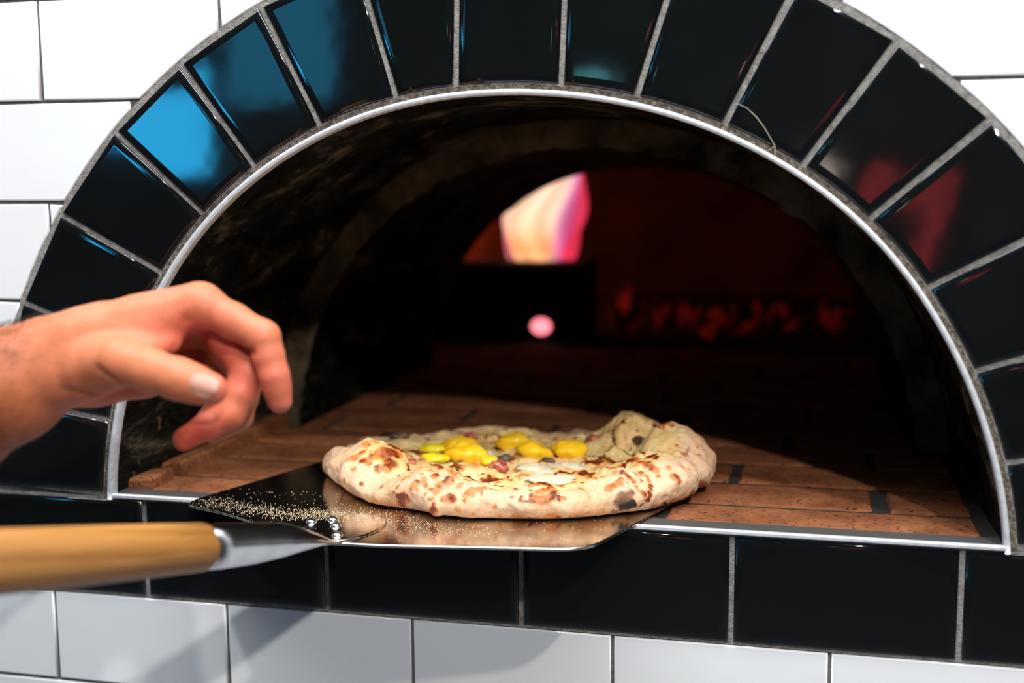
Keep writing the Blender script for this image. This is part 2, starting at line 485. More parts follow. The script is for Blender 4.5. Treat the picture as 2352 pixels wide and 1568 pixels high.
def rect_minus_disc(x0, x1, z0, z1, cx, cz, R):
    """CCW polygons of a rectangle outside a disc (one polygon or none)."""
    pts = []
    N = 60
    for a, b in (((x0, z0), (x1, z0)), ((x1, z0), (x1, z1)), ((x1, z1), (x0, z1)), ((x0, z1), (x0, z0))):
        for t in np.linspace(0, 1, N, endpoint=False):
            pts.append((a[0] + (b[0] - a[0]) * t, a[1] + (b[1] - a[1]) * t))
    pts = np.array(pts); out = np.hypot(pts[:, 0] - cx, pts[:, 1] - cz) > R
    if out.all(): return [np.array([(x0, z0), (x1, z0), (x1, z1), (x0, z1)])]
    if not out.any(): return []
    n = len(pts); polys = []
    starts = [i for i in range(n) if out[i] and not out[i - 1]]
    for s in starts:
        seq = []; i = s
        while out[i % n]: seq.append(pts[i % n]); i += 1
        seq = np.array(seq)
        a1 = math.atan2(seq[-1][1] - cz, seq[-1][0] - cx); a0 = math.atan2(seq[0][1] - cz, seq[0][0] - cx)
        da = (a0 - a1 + math.pi) % (2 * math.pi) - math.pi
        arc = [(cx + R * math.cos(a1 + da * t), cz + R * math.sin(a1 + da * t)) for t in np.linspace(0, 1, 9)]
        corner = [tuple(p) for k, p in enumerate(seq) if any(abs(p[0] - X) < 1e-9 and abs(p[1] - Z) < 1e-9 for X in (x0, x1) for Z in (z0, z1))]
        poly = corner + arc
        P = np.array(poly)
        A = 0.5 * np.sum(P[:, 0] * np.roll(P[:, 1], -1) - P[:, 1] * np.roll(P[:, 0], -1))
        if abs(A) < 2e-5: continue
        polys.append(P if A > 0 else P[::-1])
    return polys


def white_tiles():
    shared = {}
    g = 0.0013
    def put(x0, x1, z0, z1, clip):
        polys = rect_minus_disc(x0 + g, x1 - g, z0 + g, z1 - g, ACX, ACZ, RO) if clip else None
        if polys is None or (len(polys) == 1 and len(polys[0]) == 4):
            w_, h_ = round(x1 - x0 - 2 * g, 4), round(z1 - z0 - 2 * g, 4)
            key = (w_, h_)
            if key not in shared:
                V, F, flat = tile_geom([(-w_ / 2, -h_ / 2), (w_ / 2, -h_ / 2), (w_ / 2, h_ / 2), (-w_ / 2, h_ / 2)], -0.0022, W_PROF)
                o = mesh_obj('tile', V, F, M['white_tile'], wall, True, flat); shared[key] = o.data
            else:
                o = bpy.data.objects.new('tile', shared[key]); col.objects.link(o); o.parent = wall
            o.location = ((x0 + x1) / 2, random.uniform(-2e-4, 2e-4), (z0 + z1) / 2)
            o.rotation_euler = (random.uniform(-1, 1) * 0.0025, 0, random.uniform(-1, 1) * 0.0025)
        else:
            for P in polys:
                c = P.mean(0)
                V, F, flat = tile_geom(P - c, -0.0022, W_PROF)
                o = mesh_obj('tile', V, F, M['white_tile'], wall, True, flat)
                o.location = (c[0], 0, c[1])
    zl = ZB + 0.0835
    # courses above the ledge line
    for r in range(0, 12):
        z0, z1 = zl + r * ROW, zl + (r + 1) * ROW
        for side in (-1, 1):
            if side < 0:
                x = -0.3790 if r % 2 == 0 else -0.4552
                edges = [x + 0.1525 * k for k in range(-5, 5)]
            else:
                x = 0.2203 if r % 2 == 0 else 0.2203 + 0.076
                edges = [x + 0.1525 * k for k in range(-2, 7)]
            for a, b in zip(edges[:-1], edges[1:]):
                if side < 0: b = min(b, 0.0)
                else: a = max(a, 0.0)
                if b - a < 0.02 or a < -1.14 or b > 1.14: continue
                put(a, b, z0, z1, True)
    # beside the ledge course
    for a, b in ((-0.462 - 0.1545, -0.462), (-0.462 - 0.309, -0.462 - 0.1545), (0.465, 0.465 + 0.1545), (0.465 + 0.1545, 0.465 + 0.309)):
        put(a, b, ZB, zl, False)
    # courses below
    for r in range(0, 5):
        z1, z0 = ZB - r * 0.0771, ZB - (r + 1) * 0.0771
        x = -0.3938 + (0.0773 if r % 2 else 0)
        for k in range(-5, 9):
            a, b = x + 0.1547 * k, x + 0.1547 * (k + 1)
            if a < -1.14 or b > 1.14: continue
            put(a, b, z0, z1, False)


white_tiles()

# ------------------------------------------------------------------ pizza oven
oven = tag(empty('pizza_oven', (0, 0, HZ)), 'arched brick pizza oven framed in glossy black tiles with steel rim', 'oven')


def oput(name, V, F, mat, smooth=True, flat=None, parent=None, kind=None):
    V = [(v[0], v[1], v[2] - HZ) for v in V] if parent is None else V
    return mesh_obj(name, V, F, mat, parent or oven, smooth, flat, kind)


# grout bed under the black tiles (slightly proud of the wall bed)
def arch_band(name, ra, rb, y_front, mat, y_back=0.0005, jag=0.0, n=150):
    zb = ZB + 0.081
    ths = np.linspace(base_angle(0, True, zb), base_angle(0, False, zb), n)
    V = []; F = []
    for t in ths:
        rin = arch_r(t) + ra if ra < 0.2 else ra
        rout = arch_r(t) + rb if rb < 0.2 else rb
        if jag: rout += random.uniform(-jag, jag)
        a = math.radians(t); c, s = math.cos(a), math.sin(a)
        V += [(ACX + rin * c, y_back, ACZ + rin * s), (ACX + rin * c, y_front, ACZ + rin * s),
              (ACX + rout * c, y_front, ACZ + rout * s), (ACX + rout * c, y_back, ACZ + rout * s)]
    for i in range(n - 1):
        b = 4 * i
        for k in range(3): F.append((b + k, b + k + 4, b + k + 5, b + k + 1))
    return oput(name, V, F, mat, False)


arch_band('arch_grout', 0.003, 0.4450, -0.0016, M['grout'], jag=0.0007, n=260)
V, F = box_vf(-0.462, 0.465, -0.0016, 0.001, ZB - 0.0005, ZB + 0.0815)
oput('ledge_grout', V, F, M['grout'], False)

# black arch tiles: joint lines measured as (inner point, direction)
joints = [  # (angle at rim, direction of the joint line) in degrees, right to left
    (13.6, 10.5), (24.4, 18.5), (35.0, 28.5), (44.9, 41.4), (54.4, 54.1), (64.4, 63.2), (75.1, 72.5), (84.2, 87.5), (97.2, 88.6),
    (104.8, 106.4), (115.2, 117.1), (125.3, 127.0), (134.6, 138.7), (144.3, 152.1), (155.2, 160.5), (165.7, 172.1)]
B_PROF = [(0.0, 0.0028), (0.0003, 0.0017), (0.0010, 0.0010), (0.0023, 0.00045), (0.0042, 0.00012), (0.0062, 0.0)]
TILT = {2: (0, 0), 3: (0, 0), 4: (0, 0), 5: (0.002, 0), 6: (0, 0.003), 7: (0, 0), 12: (0.0, 0.012), 13: (0.0, -0.012), 11: (0.0, 0.0), 10: (0.0, 0.0)}


CRACK = [(0.1542, 1.3985), (0.1609, 1.3952), (0.1674, 1.3892), (0.1727, 1.3822), (0.1762, 1.3764), (0.1801, 1.3696), (0.1800, 1.3618)]
CRACK2 = [(0.1801, 1.3696), (0.1739, 1.3654)]


def black_tiles():
    zb = ZB + 0.0835
    gap = 0.0019
    lines = []
    for th, d in joints:
        a = math.radians(th); r = arch_r(th) + 0.0035
        p = np.array([ACX + r * math.cos(a), ACZ + r * math.sin(a)]); dv = np.array([math.cos(math.radians(d)), math.sin(math.radians(d))])
        lines.append((p, dv))
    def outer_hit(p, dv, R=0.4436):
        q = p - np.array([ACX, ACZ]); bq = q @ dv; cq = q @ q - R * R
        return p + dv * (-bq + math.sqrt(bq * bq - cq))
    def horiz(right):
        t = base_angle(0.0035, right, zb + 0.001); r = arch_r(t) + 0.0035
        return np.array([ACX + r * math.cos(math.radians(t)), zb + 0.001]), np.array([1.0 if right else -1.0, 0.0])
    L = [horiz(True)] + lines + [horiz(False)]
    for i in range(len(L) - 1):
        (p0, d0), (p1, d1) = L[i], L[i + 1]
        o0, o1 = outer_hit(p0, d0), outer_hit(p1, d1)
        # slight curve along the inner edge is ground to the rim: add mid points
        def mid(a, b, R=None, t=0.5):
            q = a + (b - a) * t
            if R is None:
                th = math.degrees(math.atan2(q[1] - ACZ, q[0] - ACX)) % 360
                rr = arch_r(th) + 0.0035
                return np.array([ACX + rr * math.cos(math.radians(th)), ACZ + rr * math.sin(math.radians(th))])
        P = np.array([p0, o0, o1, p1, mid(p0, p1, t=0.34), mid(p0, p1, t=0.67)][:4] + [mid(p1, p0, t=0.33), mid(p1, p0, t=0.67)])
        A = 0.5 * np.sum(P[:, 0] * np.roll(P[:, 1], -1) - P[:, 1] * np.roll(P[:, 0], -1))
        if A < 0: P = P[::-1]
        P = inset_poly(P, gap)
        c = P.mean(0)
        tl = TILT.get(i, (random.uniform(-1, 1) * 0.006, random.uniform(-1, 1) * 0.006))
        V, F, flat = tile_geom(P - c, -0.0042, B_PROF, tl)
        o = mesh_obj('arch_tile', V, F, M['black_tile'], oven, True, flat)
        o.location = (c[0], 0, c[1] - HZ)
        if i == 5:
            for path, wd in ((CRACK, 0.00032), (CRACK2, 0.00028)):
                Q = np.array(path) - c; V = []; F = []
                for k, q in enumerate(Q):
                    d = Q[min(k + 1, len(Q) - 1)] - Q[max(k - 1, 0)]; d /= np.linalg.norm(d); nn = np.array([-d[1], d[0]]) * wd * random.uniform(0.5, 1.0)
                    for y in (-0.0049, -0.0030): V += [(q[0] - nn[0], y, q[1] - nn[1]), (q[0] + nn[0], y, q[1] + nn[1])]
                for k in range(len(Q) - 1):
                    b = 4 * k; F += [(b, b + 1, b + 5, b + 4), (b, b + 4, b + 6, b + 2), (b + 1, b + 3, b + 7, b + 5)]
                ck = mesh_obj('crack', V, F, M['burnt_pale'], o, False); ck['label'] = 'pale crack across the tile corner'
    # ledge course
    xs = [-0.462] + [-0.3075 + 0.1545 * k for k in range(5)] + [0.465]
    for a, b in zip(xs[:-1], xs[1:]):
        g = 0.0018
        w_, h_ = (b - a) / 2 - g, 0.0785 / 2 - 0.0006
        V, F, flat = tile_geom([(-w_, -h_), (w_, -h_), (w_, h_), (-w_, h_)], -0.0042, B_PROF, (random.uniform(-1, 1) * 0.003, random.uniform(-1, 1) * 0.003))
        o = mesh_obj('ledge_tile', V, F, M['black_tile'], oven, True, flat)
        o.location = ((a + b) / 2, 0, ZB + 0.0012 + 0.0785 / 2 - HZ)


black_tiles()

# burnt joint between tiles and steel, then the steel rim itself
arch_band('burnt_joint', 0.0002, 0.0042, -0.0022, M['burnt'], jag=0.0008, n=300)


def steel_rim():
    zb = ZB + 0.0795
    ths = np.linspace(base_angle(-0.002, True, zb), base_angle(-0.002, False, zb), 140)
    sec = [(0.0004, 0.004), (0.0004, -0.0043), (-0.0002, -0.005), (-0.0028, -0.005), (-0.0034, -0.0043), (-0.0036, 0.004)]
    V = []; F = []; n = len(sec)
    for t in ths:
        a = math.radians(t); c, s = math.cos(a), math.sin(a)
        for dr, y in sec:
            r = arch_r(t) + dr; V.append((ACX + r * c, y, ACZ + r * s))
    for i in range(len(ths) - 1):
        for k in range(n - 1):
            b = i * n + k; F.append((b, b + n, b + n + 1, b + 1))
    F.append(tuple(range(n))[::-1]); F.append(tuple(range((len(ths) - 1) * n, len(ths) * n)))
    oput('arch_rim', V, F, M['steel'], True)
    # flat bar across the mouth
    x0, x1 = -0.3335, 0.3375
    sec = [(-0.0044, 0.0812), (-0.0050, 0.0818), (-0.0050, 0.0838), (-0.0042, 0.0845), (-0.0015, 0.0845), (-0.0015, 0.0812)]
    V = [(x0, y, ZB + z) for y, z in sec] + [(x1, y, ZB + z) for y, z in sec]
    n = len(sec); F = [(k, k + n, (k + 1) % n + n, (k + 1) % n) for k in range(n)] + [tuple(range(n)), tuple(range(2 * n - 1, n - 1, -1))]
    oput('sill_bar', V, F, M['steel'], False)
    V, F = box_vf(-0.336, 0.338, -0.0015, 0.0188, ZB + 0.076, ZB + 0.0836)
    oput('sill_angle', V, F, M['dark_steel'], False)


steel_rim()


# vaulted tunnel: outer vault, step, inner vault
def vault(name, y0, y1, dr0, dr1, mat, rough=0.002, ny=26, nt=110, seed=3, zb=HZ - 0.01):
    ta = np.linspace(-3.6, 183.6, nt); V = np.zeros((ny, nt, 3))
    for i, y in enumerate(np.linspace(y0, y1, ny)):
        f = (i / (ny - 1)); V[i] = arch_pts(dr0 + (dr1 - dr0) * f, y, ta)
    P = V.reshape(-1, 3)
    nn = fbm(P * 26, 4, seed) * rough
    rad = P - np.array([ACX, 0, ACZ]); rad[:, 1] = 0; rad /= np.linalg.norm(rad, axis=1)[:, None]
    edge = np.repeat(np.minimum(1, np.linspace(0, 1, ny) * 8), nt)[:, None]
    P = P + rad * nn[:, None] * edge
    idx = np.arange(ny * nt).reshape(ny, nt)
    F = np.stack([idx[:-1, :-1], idx[:-1, 1:], idx[1:, 1:], idx[1:, :-1]], -1).reshape(-1, 4)
    P[:, 2] -= HZ
    return fast_obj(name, P, F, mat, oven)


def step_ring(name, y, dra, drb, mat, n=110):
    ta = np.linspace(-3.6, 183.6, n)
    A = arch_pts(dra, y, ta); B = arch_pts(drb, y, ta); Cc = (A + B) / 2; Cc[:, 1] -= 0.004
    jitter = rng.normal(0, 0.0012, (n, 3)); B = B + jitter * [1, 1, 1]; Cc = Cc + rng.normal(0, 0.0012, (n, 3))
    V = np.concatenate([A, Cc, B]); V[:, 2] -= HZ; i = np.arange(n - 1)
    F = np.concatenate([np.stack([i, i + n, i + n + 1, i + 1], 1), np.stack([i + n, i + 2 * n, i + 2 * n + 1, i + n + 1], 1)])
    return fast_obj(name, V, F, mat, oven)


vault('outer_vault', 0.003, 0.302, -0.0034, -0.006, M['soot'], 0.0022, 30)
step_ring('vault_ring', 0.300, -0.001, -0.034, M['ring_brown'])
vault('inner_vault', 0.300, 0.72, -0.034, -0.047, M['soot'], 0.003, 24, seed=9)


def chamber():
    cx, cy, cz = 0.0, 1.25, HZ - 0.01; ax, ay, az = 0.66, 0.60, 0.44
    nu, nv = 64, 26; V = []; F = []
    for j in range(nv + 1):
        ph = math.pi / 2 * j / nv
        for i in range(nu):
            a = 2 * math.pi * i / nu
            V.append((cx + ax * math.cos(a) * math.cos(ph), cy + ay * math.sin(a) * math.cos(ph), cz + az * math.sin(ph) ** 0.9))
    V = np.array(V)
    for j in range(nv):
        for i in range(nu):
            q = [j * nu + i, j * nu + (i + 1) % nu, (j + 1) * nu + (i + 1) % nu, (j + 1) * nu + i]
            c = V[q].mean(0)
            if c[1] < 1.0 and math.hypot(c[0] - ACX, c[2] - ACZ) < 0.33: continue
            F.append(tuple(q[::-1]))
    o = oput('dome', V, F, M['clay'], True)
    # inner face of the mouth between vault end and dome
    return o


chamber()
# wall around the inner mouth so that the chamber is closed towards the vault
ta = np.linspace(-3.6, 183.6, 90)
A = arch_pts(-0.047, 0.72, ta); Bq = A.copy(); k_ = 1.9; Bq[:, 0] = ACX + (A[:, 0] - ACX) * k_; Bq[:, 2] = ACZ + (A[:, 2] - ACZ) * k_; Bq[:, 1] = 0.74
Vv = np.concatenate([A, Bq]); Vv[:, 2] -= HZ; i_ = np.arange(89)
fast_obj('mouth_wall', Vv, np.stack([i_, i_ + 1, i_ + 91, i_ + 90], 1), M['soot'], oven)

# ------------------------------------------------------------------ hearth of single bricks
hearth = mesh_obj('hearth', *box_vf(-0.70, 0.70, 0.019, 1.92, -0.060, -0.0024), M['mortar'], oven, False)


def brick_mesh(w_, d_, h_, seed):
    """box with a chamfered, slightly chipped top"""
    rnd = random.Random(seed); c = 0.0022
    P = [(-w_ / 2, -d_ / 2), (w_ / 2, -d_ / 2), (w_ / 2, d_ / 2), (-w_ / 2, d_ / 2)]
    V = []; F = []
    def ring(ins, z, jit):
        k = len(V)
        for i in range(4):
            a = np.array(P[i]); b = np.array(P[(i + 1) % 4])
            for t in (0.0, 0.33, 0.66):
                q = a + (b - a) * t; s = np.sign(q) * (np.abs(q) > [w_ / 2 - 1e-6, d_ / 2 - 1e-6])
                q = q - s * (ins + rnd.uniform(-jit, jit)); V.append((q[0], q[1], z + rnd.uniform(-jit, jit) * 0.4))
        return k
    a = ring(0, -h_, 0); b = ring(0, -c, 0.0008); d = ring(c, 0, 0.0008)
    for r0_, r1_ in ((a, b), (b, d)):
        for i in range(12): F.append((r0_ + i, r0_ + (i + 1) % 12, r1_ + (i + 1) % 12, r1_ + i))
    F.append(tuple(range(d, d + 12)))
    return V, F


def lay_bricks():
    shared = {}
    pitch_y = 0.0705; y0 = 0.0195
    offs = [0.101, 0.262, 0.148, 0.03, 0.19, 0.085, 0.21, 0.05]
    for r in range(13):
        ya, yb = (y0 if r == 0 else 0.0015 + r * pitch_y + 0.0055), 0.0015 + (r + 1) * pitch_y - 0.0035
        half = 0.326 if yb < 0.31 else (0.30 if yb < 0.72 else 0.55)
        gapx = 0.0062 if r == 1 else 0.0040
        xs = [offs[r % 8] + 0.232 * k for k in range(-5, 5)]
        for a, b in zip(xs[:-1], xs[1:]):
            a2, b2 = max(a + gapx, -half), min(b - gapx, half)
            if b2 - a2 < 0.02: continue
            key = (round(b2 - a2, 4), round(yb - ya, 4))
            if key not in shared:
                V, F = brick_mesh(b2 - a2, yb - ya, 0.03, len(shared)); o = mesh_obj('brick', V, F, M['brick'], hearth, False); shared[key] = o.data
            else:
                o = bpy.data.objects.new('brick', shared[key]); col.objects.link(o); o.parent = hearth
            o.location = ((a2 + b2) / 2, (ya + yb) / 2, random.uniform(-0.0007, 0.0003))
    # skirting bricks standing along both side walls of the vault
    for side in (-1,):
        for k, (ya, yb) in enumerate([(0.020, 0.058), (0.070, 0.176), (0.182, 0.292)]):
            V, F = brick_mesh(0.026, yb - ya, 0.04, 40 + k); o = mesh_obj('skirting_brick', V, F, M['brick'], hearth, False)
            o.location = (side * 0.3265 + (0.0022 if side > 0 else 0), (ya + yb) / 2, 0.0085 + 0.0015 * k)
            o.rotation_euler = (0, math.radians(6) * side, 0)


lay_bricks()

# ------------------------------------------------------------------ burner, flame, embers
burner = tag(empty('gas_burner', (-0.23, 1.06, HZ)), 'black burner box at back left of oven carrying the tall flame', 'burner')
V, F = box_vf(-0.185, 0.095, -0.06, 0.09, 0.0, 0.122)
b_ = mesh_obj('burner_box', V, F, M['iron'], burner, False)
md = b_.modifiers.new('bevel', 'BEVEL'); md.width = 0.008; md.segments = 2
V = []; F = []
for i in range(24):
    a = 2 * math.pi * i / 24; V += [(0.03 + 0.0155 * math.cos(a), -0.062, 0.022 + 0.0125 * math.sin(a)), (0.03 + 0.0155 * math.cos(a), -0.055, 0.022 + 0.0125 * math.sin(a))]
for i in range(24): F.append((2 * i, 2 * i + 1, (2 * i + 3) % 48, (2 * i + 2) % 48))
F.append(tuple(range(0, 48, 2))[::-1])
pl = mesh_obj('pilot_light', V, F, M['pilot'], burner, False); pl['label'] = 'glowing pink round pilot opening'


def build_flame():
    nz, na = 44, 40; V = []; C = []
    for j in range(nz):
        t = j / (nz - 1)
        wx = 0.050 * (1 - t ** 2.6) * (1 + 0.15 * math.sin(5 * t + 0.6)) * (0.9 + 0.25 * math.sin(math.pi * min(1, t * 1.3))) + 0.001
        wy = wx * 0.7
        cx = -0.012 + 0.050 * t - 0.010 * math.sin(6.5 * t); z = 0.235 * t
        for i in range(na):
            a = 2 * math.pi * i / na
            rip = 1 + 0.12 * math.sin(3 * a + 7 * t) + 0.06 * math.sin(5 * a - 11 * t)
            V.append((cx + wx * rip * math.cos(a), wy * rip * math.sin(a), z))
            fx = math.cos(a)                     # -1 left, 1 right
            core = np.array([1.0, 0.62, 0.36]); pale = np.array([1.0, 0.62, 0.50]); orange = np.array([1.0, 0.30, 0.06])
            violet = np.array([0.42, 0.10, 0.36]); red = np.array([0.75, 0.03, 0.06])
            c = core * (1 - t) + pale * t
            c = c * (1 - 0.75 * math.exp(-((t - 0.08) / 0.12) ** 2)) + orange * 0.75 * math.exp(-((t - 0.08) / 0.12) ** 2)
            kv = 1 / (1 + math.exp(-(fx - 0.58) * 14)); c = c * (1 - kv) + violet * kv
            kr = 1 / (1 + math.exp(-(fx - 0.80) * 18)); c = c * (1 - kr) + red * kr
            kl = 1 / (1 + math.exp((fx + 0.86) * 16)); c = c * (1 - kl) + np.array([0.55, 0.10, 0.16]) * kl
            st = 0.82 + 0.18 * math.sin(9 * fx + 6 * t + 2 * math.sin(7 * t))
            C.append(c * st)
    F = [(j * na + i, j * na + (i + 1) % na, (j + 1) * na + (i + 1) % na, (j + 1) * na + i) for j in range(nz - 1) for i in range(na)]
    F += [tuple(range(na))[::-1], tuple(range((nz - 1) * na, nz * na))]
    o = mesh_obj('flame', V, F, M['flame']); set_color(o, 'tone', np.array(C))
    o.location = (-0.203, 1.06, HZ + 0.123)
    tag(o, 'tall pink and orange flame burning on the dark burner box', 'flame')
    l = bpy.data.lights.new('dome_glow_light', 'POINT'); l.energy = 1.15; l.color = (1.0, 0.13, 0.03); l.shadow_soft_size = 0.05
    lo = bpy.data.objects.new('dome_glow_light', l); col.objects.link(lo); lo.location = (-0.49, 1.51, HZ + 0.15)  # point light added beside the left dome wall for its glow, outside the flame
    l.use_shadow = True


build_flame()


def ember(loc, s, seed, label):
    n1, n2 = 14, 9; V = []
    for j in range(n2 + 1):
        ph = math.pi * j / n2 - math.pi / 2
        for i in range(n1):
            a = 2 * math.pi * i / n1; V.append((math.cos(a) * math.cos(ph), math.sin(a) * math.cos(ph), math.sin(ph)))
    V = np.array(V); k = 1 + 0.28 * fbm(V * 1.7 + seed * 3.1, 3, seed); V = V * k[:, None] * np.array(s)
    F = [(j * n1 + i, j * n1 + (i + 1) % n1, (j + 1) * n1 + (i + 1) % n1, (j + 1) * n1 + i) for j in range(n2) for i in range(n1)]
    V[:, 2] -= V[:, 2].min()
    o = mesh_obj('ember', V, F, M['ember']); o.location = loc; o.rotation_euler = (0, 0, seed * 1.3)
    return tag(o, label, 'ember', 'glowing embers across the oven floor')


EM = [((-0.085, 1.14, HZ), (0.034, 0.026, 0.034), 1, 'wide glowing ember nearest the burner box'),
      ((-0.020, 1.16, HZ), (0.022, 0.022, 0.030), 2, 'dim upright ember second from the burner box'),
      ((0.020, 1.12, HZ), (0.018, 0.018, 0.028), 3, 'small bright red ember in middle of ember row'),
      ((0.060, 1.06, HZ), (0.024, 0.020, 0.026), 4, 'slanted red ember lying lowest in ember row'),
      ((0.105, 1.14, HZ), (0.026, 0.022, 0.030), 5, 'dim red ember right of the slanted low ember'),
      ((0.165, 1.20, HZ), (0.026, 0.022, 0.020), 6, 'almost burnt out ember left of the isolated ember'),
      ((0.250, 1.12, HZ), (0.032, 0.022, 0.026), 7, 'isolated red ember at far right of oven floor')]
for a in EM: ember(*a)

# ------------------------------------------------------------------ pizza peel
ZP = HZ + 0.0035                 # top face of the blade
peel = tag(empty('pizza_peel', (-0.118, -0.098, HZ)), 'metal pizza peel with round wooden handle carrying the pizza', 'pizza peel')
PO = np.array([-0.118, -0.098, HZ])
BLADE = [(-0.1202, -0.0982), (-0.0968, -0.0973), (-0.0657, -0.0955), (-0.0371, -0.0905), (0.0071, -0.0845), (0.0400, -0.0795), (0.0520, -0.0770), (0.0613, -0.0713), (0.0680, -0.0640), (0.0729, -0.0520),
         (0.0815, -0.0270), (0.0943, 0.0152), (0.1080, 0.0580), (0.1090, 0.1000), (0.0850, 0.1500), (0.0300, 0.2000), (-0.0400, 0.2260), (-0.1100, 0.2330), (-0.1640, 0.2200), (-0.1850, 0.2000), (-0.2045, 0.1486), (-0.2340, 0.0582), (-0.2540, -0.0010), (-0.2575, -0.0150), (-0.2560, -0.0260), (-0.2480, -0.0320),
         (-0.2238, -0.0400), (-0.1947, -0.0550), (-0.1637, -0.0760), (-0.1400, -0.0920)]


def build_peel():
    P = np.array(BLADE)
    # refine outline (Chaikin) so that corners are round
    for _ in range(2):
        Q = np.roll(P, -1, 0); P = np.stack([P * .75 + Q * .25, P * .25 + Q * .75], 1).reshape(-1, 2)
    n = len(P)
    rings = [(0.0012, ZP - 0.0022), (0.0, ZP - 0.0019), (-0.0002, ZP - 0.0009), (0.0003, ZP - 0.0002), (0.0010, ZP)]
    V = []; F = []
    for ins, z in rings:
        R_ = inset_poly(P, ins); V += [(p[0] - PO[0], p[1] - PO[1], z - PO[2]) for p in R_]
    for r in range(len(rings) - 1):
        for i in range(n): F.append((r * n + i, r * n + (i + 1) % n, (r + 1) * n + (i + 1) % n, (r + 1) * n + i))
    k = len(V)
    F.append(tuple(range(n))[::-1]); F.append(tuple(range((len(rings) - 1) * n, len(rings) * n)))
    mesh_obj('blade', V, F, M['peel'], peel, True, [len(F) - 1, len(F) - 2])
    # handle axis rises towards the cook
    A = np.array([-0.118, -0.098, HZ + 0.0055]); E_ = np.array([-0.195, -0.329, 1.156])
    L = np.linalg.norm(E_ - A); ax = (E_ - A) / L
    side = np.cross(ax, [0, 0, 1.0]); side /= np.linalg.norm(side); up = np.cross(side, ax)
    def loft(name, secs, mat, parent, na=40, cap=True, power=2.0):
        V = []; F = []
        for s, w_, hu, hd, off in secs:
            for i in range(na):
                a = 2 * math.pi * i / na; c, sn = math.cos(a), math.sin(a)
                x = w_ * math.copysign(abs(c) ** (2 / power), c); y = (hu if sn > 0 else hd) * math.copysign(abs(sn) ** (2 / power), sn)
                V.append((x, y + off, s))
        m_ = len(secs)
        for j in range(m_ - 1):
            for i in range(na): F.append((j * na + i, j * na + (i + 1) % na, (j + 1) * na + (i + 1) % na, (j + 1) * na + i))
        if cap: F += [tuple(range(na))[::-1], tuple(range((m_ - 1) * na, m_ * na))]
        o = mesh_obj(name, V, F, mat, parent, True, [len(F) - 1, len(F) - 2] if cap else None)
        ml = Matrix.Identity(4)
        for i in range(3): ml[i][0] = side[i]; ml[i][1] = up[i]; ml[i][2] = ax[i]; ml[i][3] = (A - PO)[i]
        o.matrix_local = ml
        return o
    # ferrule: flat at the neck, round where it grips the wood
    secs = [(-0.006, 0.016, 0.0012, 0.0010, -0.001), (0.006, 0.0185, 0.0030, 0.0022, 0.0), (0.018, 0.0195, 0.0065, 0.0045, 0.001), (0.032, 0.0190, 0.0105, 0.0075, 0.001),
            (0.048, 0.0172, 0.0125, 0.0105, 0.0005), (0.070, 0.0150, 0.0134, 0.0128, 0.0), (0.095, 0.0138, 0.0138, 0.0138, 0.0), (0.125, 0.0138, 0.0138, 0.0138, 0.0)]
    loft('ferrule', secs, M['ferrule'], peel, power=2.6)
    s0 = 0.106
    secs = [(s0, 0.0128, 0.0128, 0.0128, 0), (s0 + 0.001, 0.0142, 0.0142, 0.0142, 0), (s0 + 0.004, 0.0150, 0.0150, 0.0150, 0)]
    secs += [(s0 + d, r, r, r, 0) for d, r in ((0.02, 0.0153), (0.05, 0.0159), (0.10, 0.0166), (0.16, 0.0172), (0.3, 0.0175), (0.5, 0.0175), (0.66, 0.0172), (0.668, 0.015), (0.67, 0.009))]
    hd = loft('handle', secs, M['wood'], peel)
    hd['label'] = 'round honey coloured wooden handle'
    # riveted tongue plate on the blade
    u = np.array([0.303, 0.953]); v = np.array([0.953, -0.303]); c0 = np.array([-0.1135, -0.0650])
    V = []; F = []; n = 36
    for ins, z in ((0.0, -0.0002), (0.0, 0.0009), (0.0008, 0.0013)):
        for i in range(n):
            a = 2 * math.pi * i / n
            q = c0 + u * (0.036 - ins) * math.cos(a) + v * (0.026 - ins) * math.copysign(abs(math.sin(a)) ** 0.8, math.sin(a))
            V.append((q[0] - PO[0], q[1] - PO[1], ZP + z - PO[2]))
    for r in range(2):
        for i in range(n): F.append((r * n + i, r * n + (i + 1) % n, (r + 1) * n + (i + 1) % n, (r + 1) * n + i))
    F.append(tuple(range(2 * n, 3 * n)))
    mesh_obj('tongue_plate', V, F, M['peel'], peel, True, [len(F) - 1])
    for x, y in ((-0.1400, -0.0585), (-0.1268, -0.0500), (-0.1190, -0.0640), (-0.1090, -0.0865)):
        V = []; F = []; na = 16
        for j in range(6):
            ph = math.pi / 2 * j / 5; r = 0.0042 * math.cos(ph) + 1e-5
            for i in range(na): V.append((r * math.cos(2 * math.pi * i / na), r * math.sin(2 * math.pi * i / na), 0.0030 * math.sin(ph)))
        for j in range(5):
            for i in range(na): F.append((j * na + i, j * na + (i + 1) % na, (j + 1) * na + (i + 1) % na, (j + 1) * na + i))
        o = mesh_obj('rivet', V, F, M['rivet'], peel); o.location = (x - PO[0], y - PO[1], ZP + 0.0011 - PO[2])


build_peel()

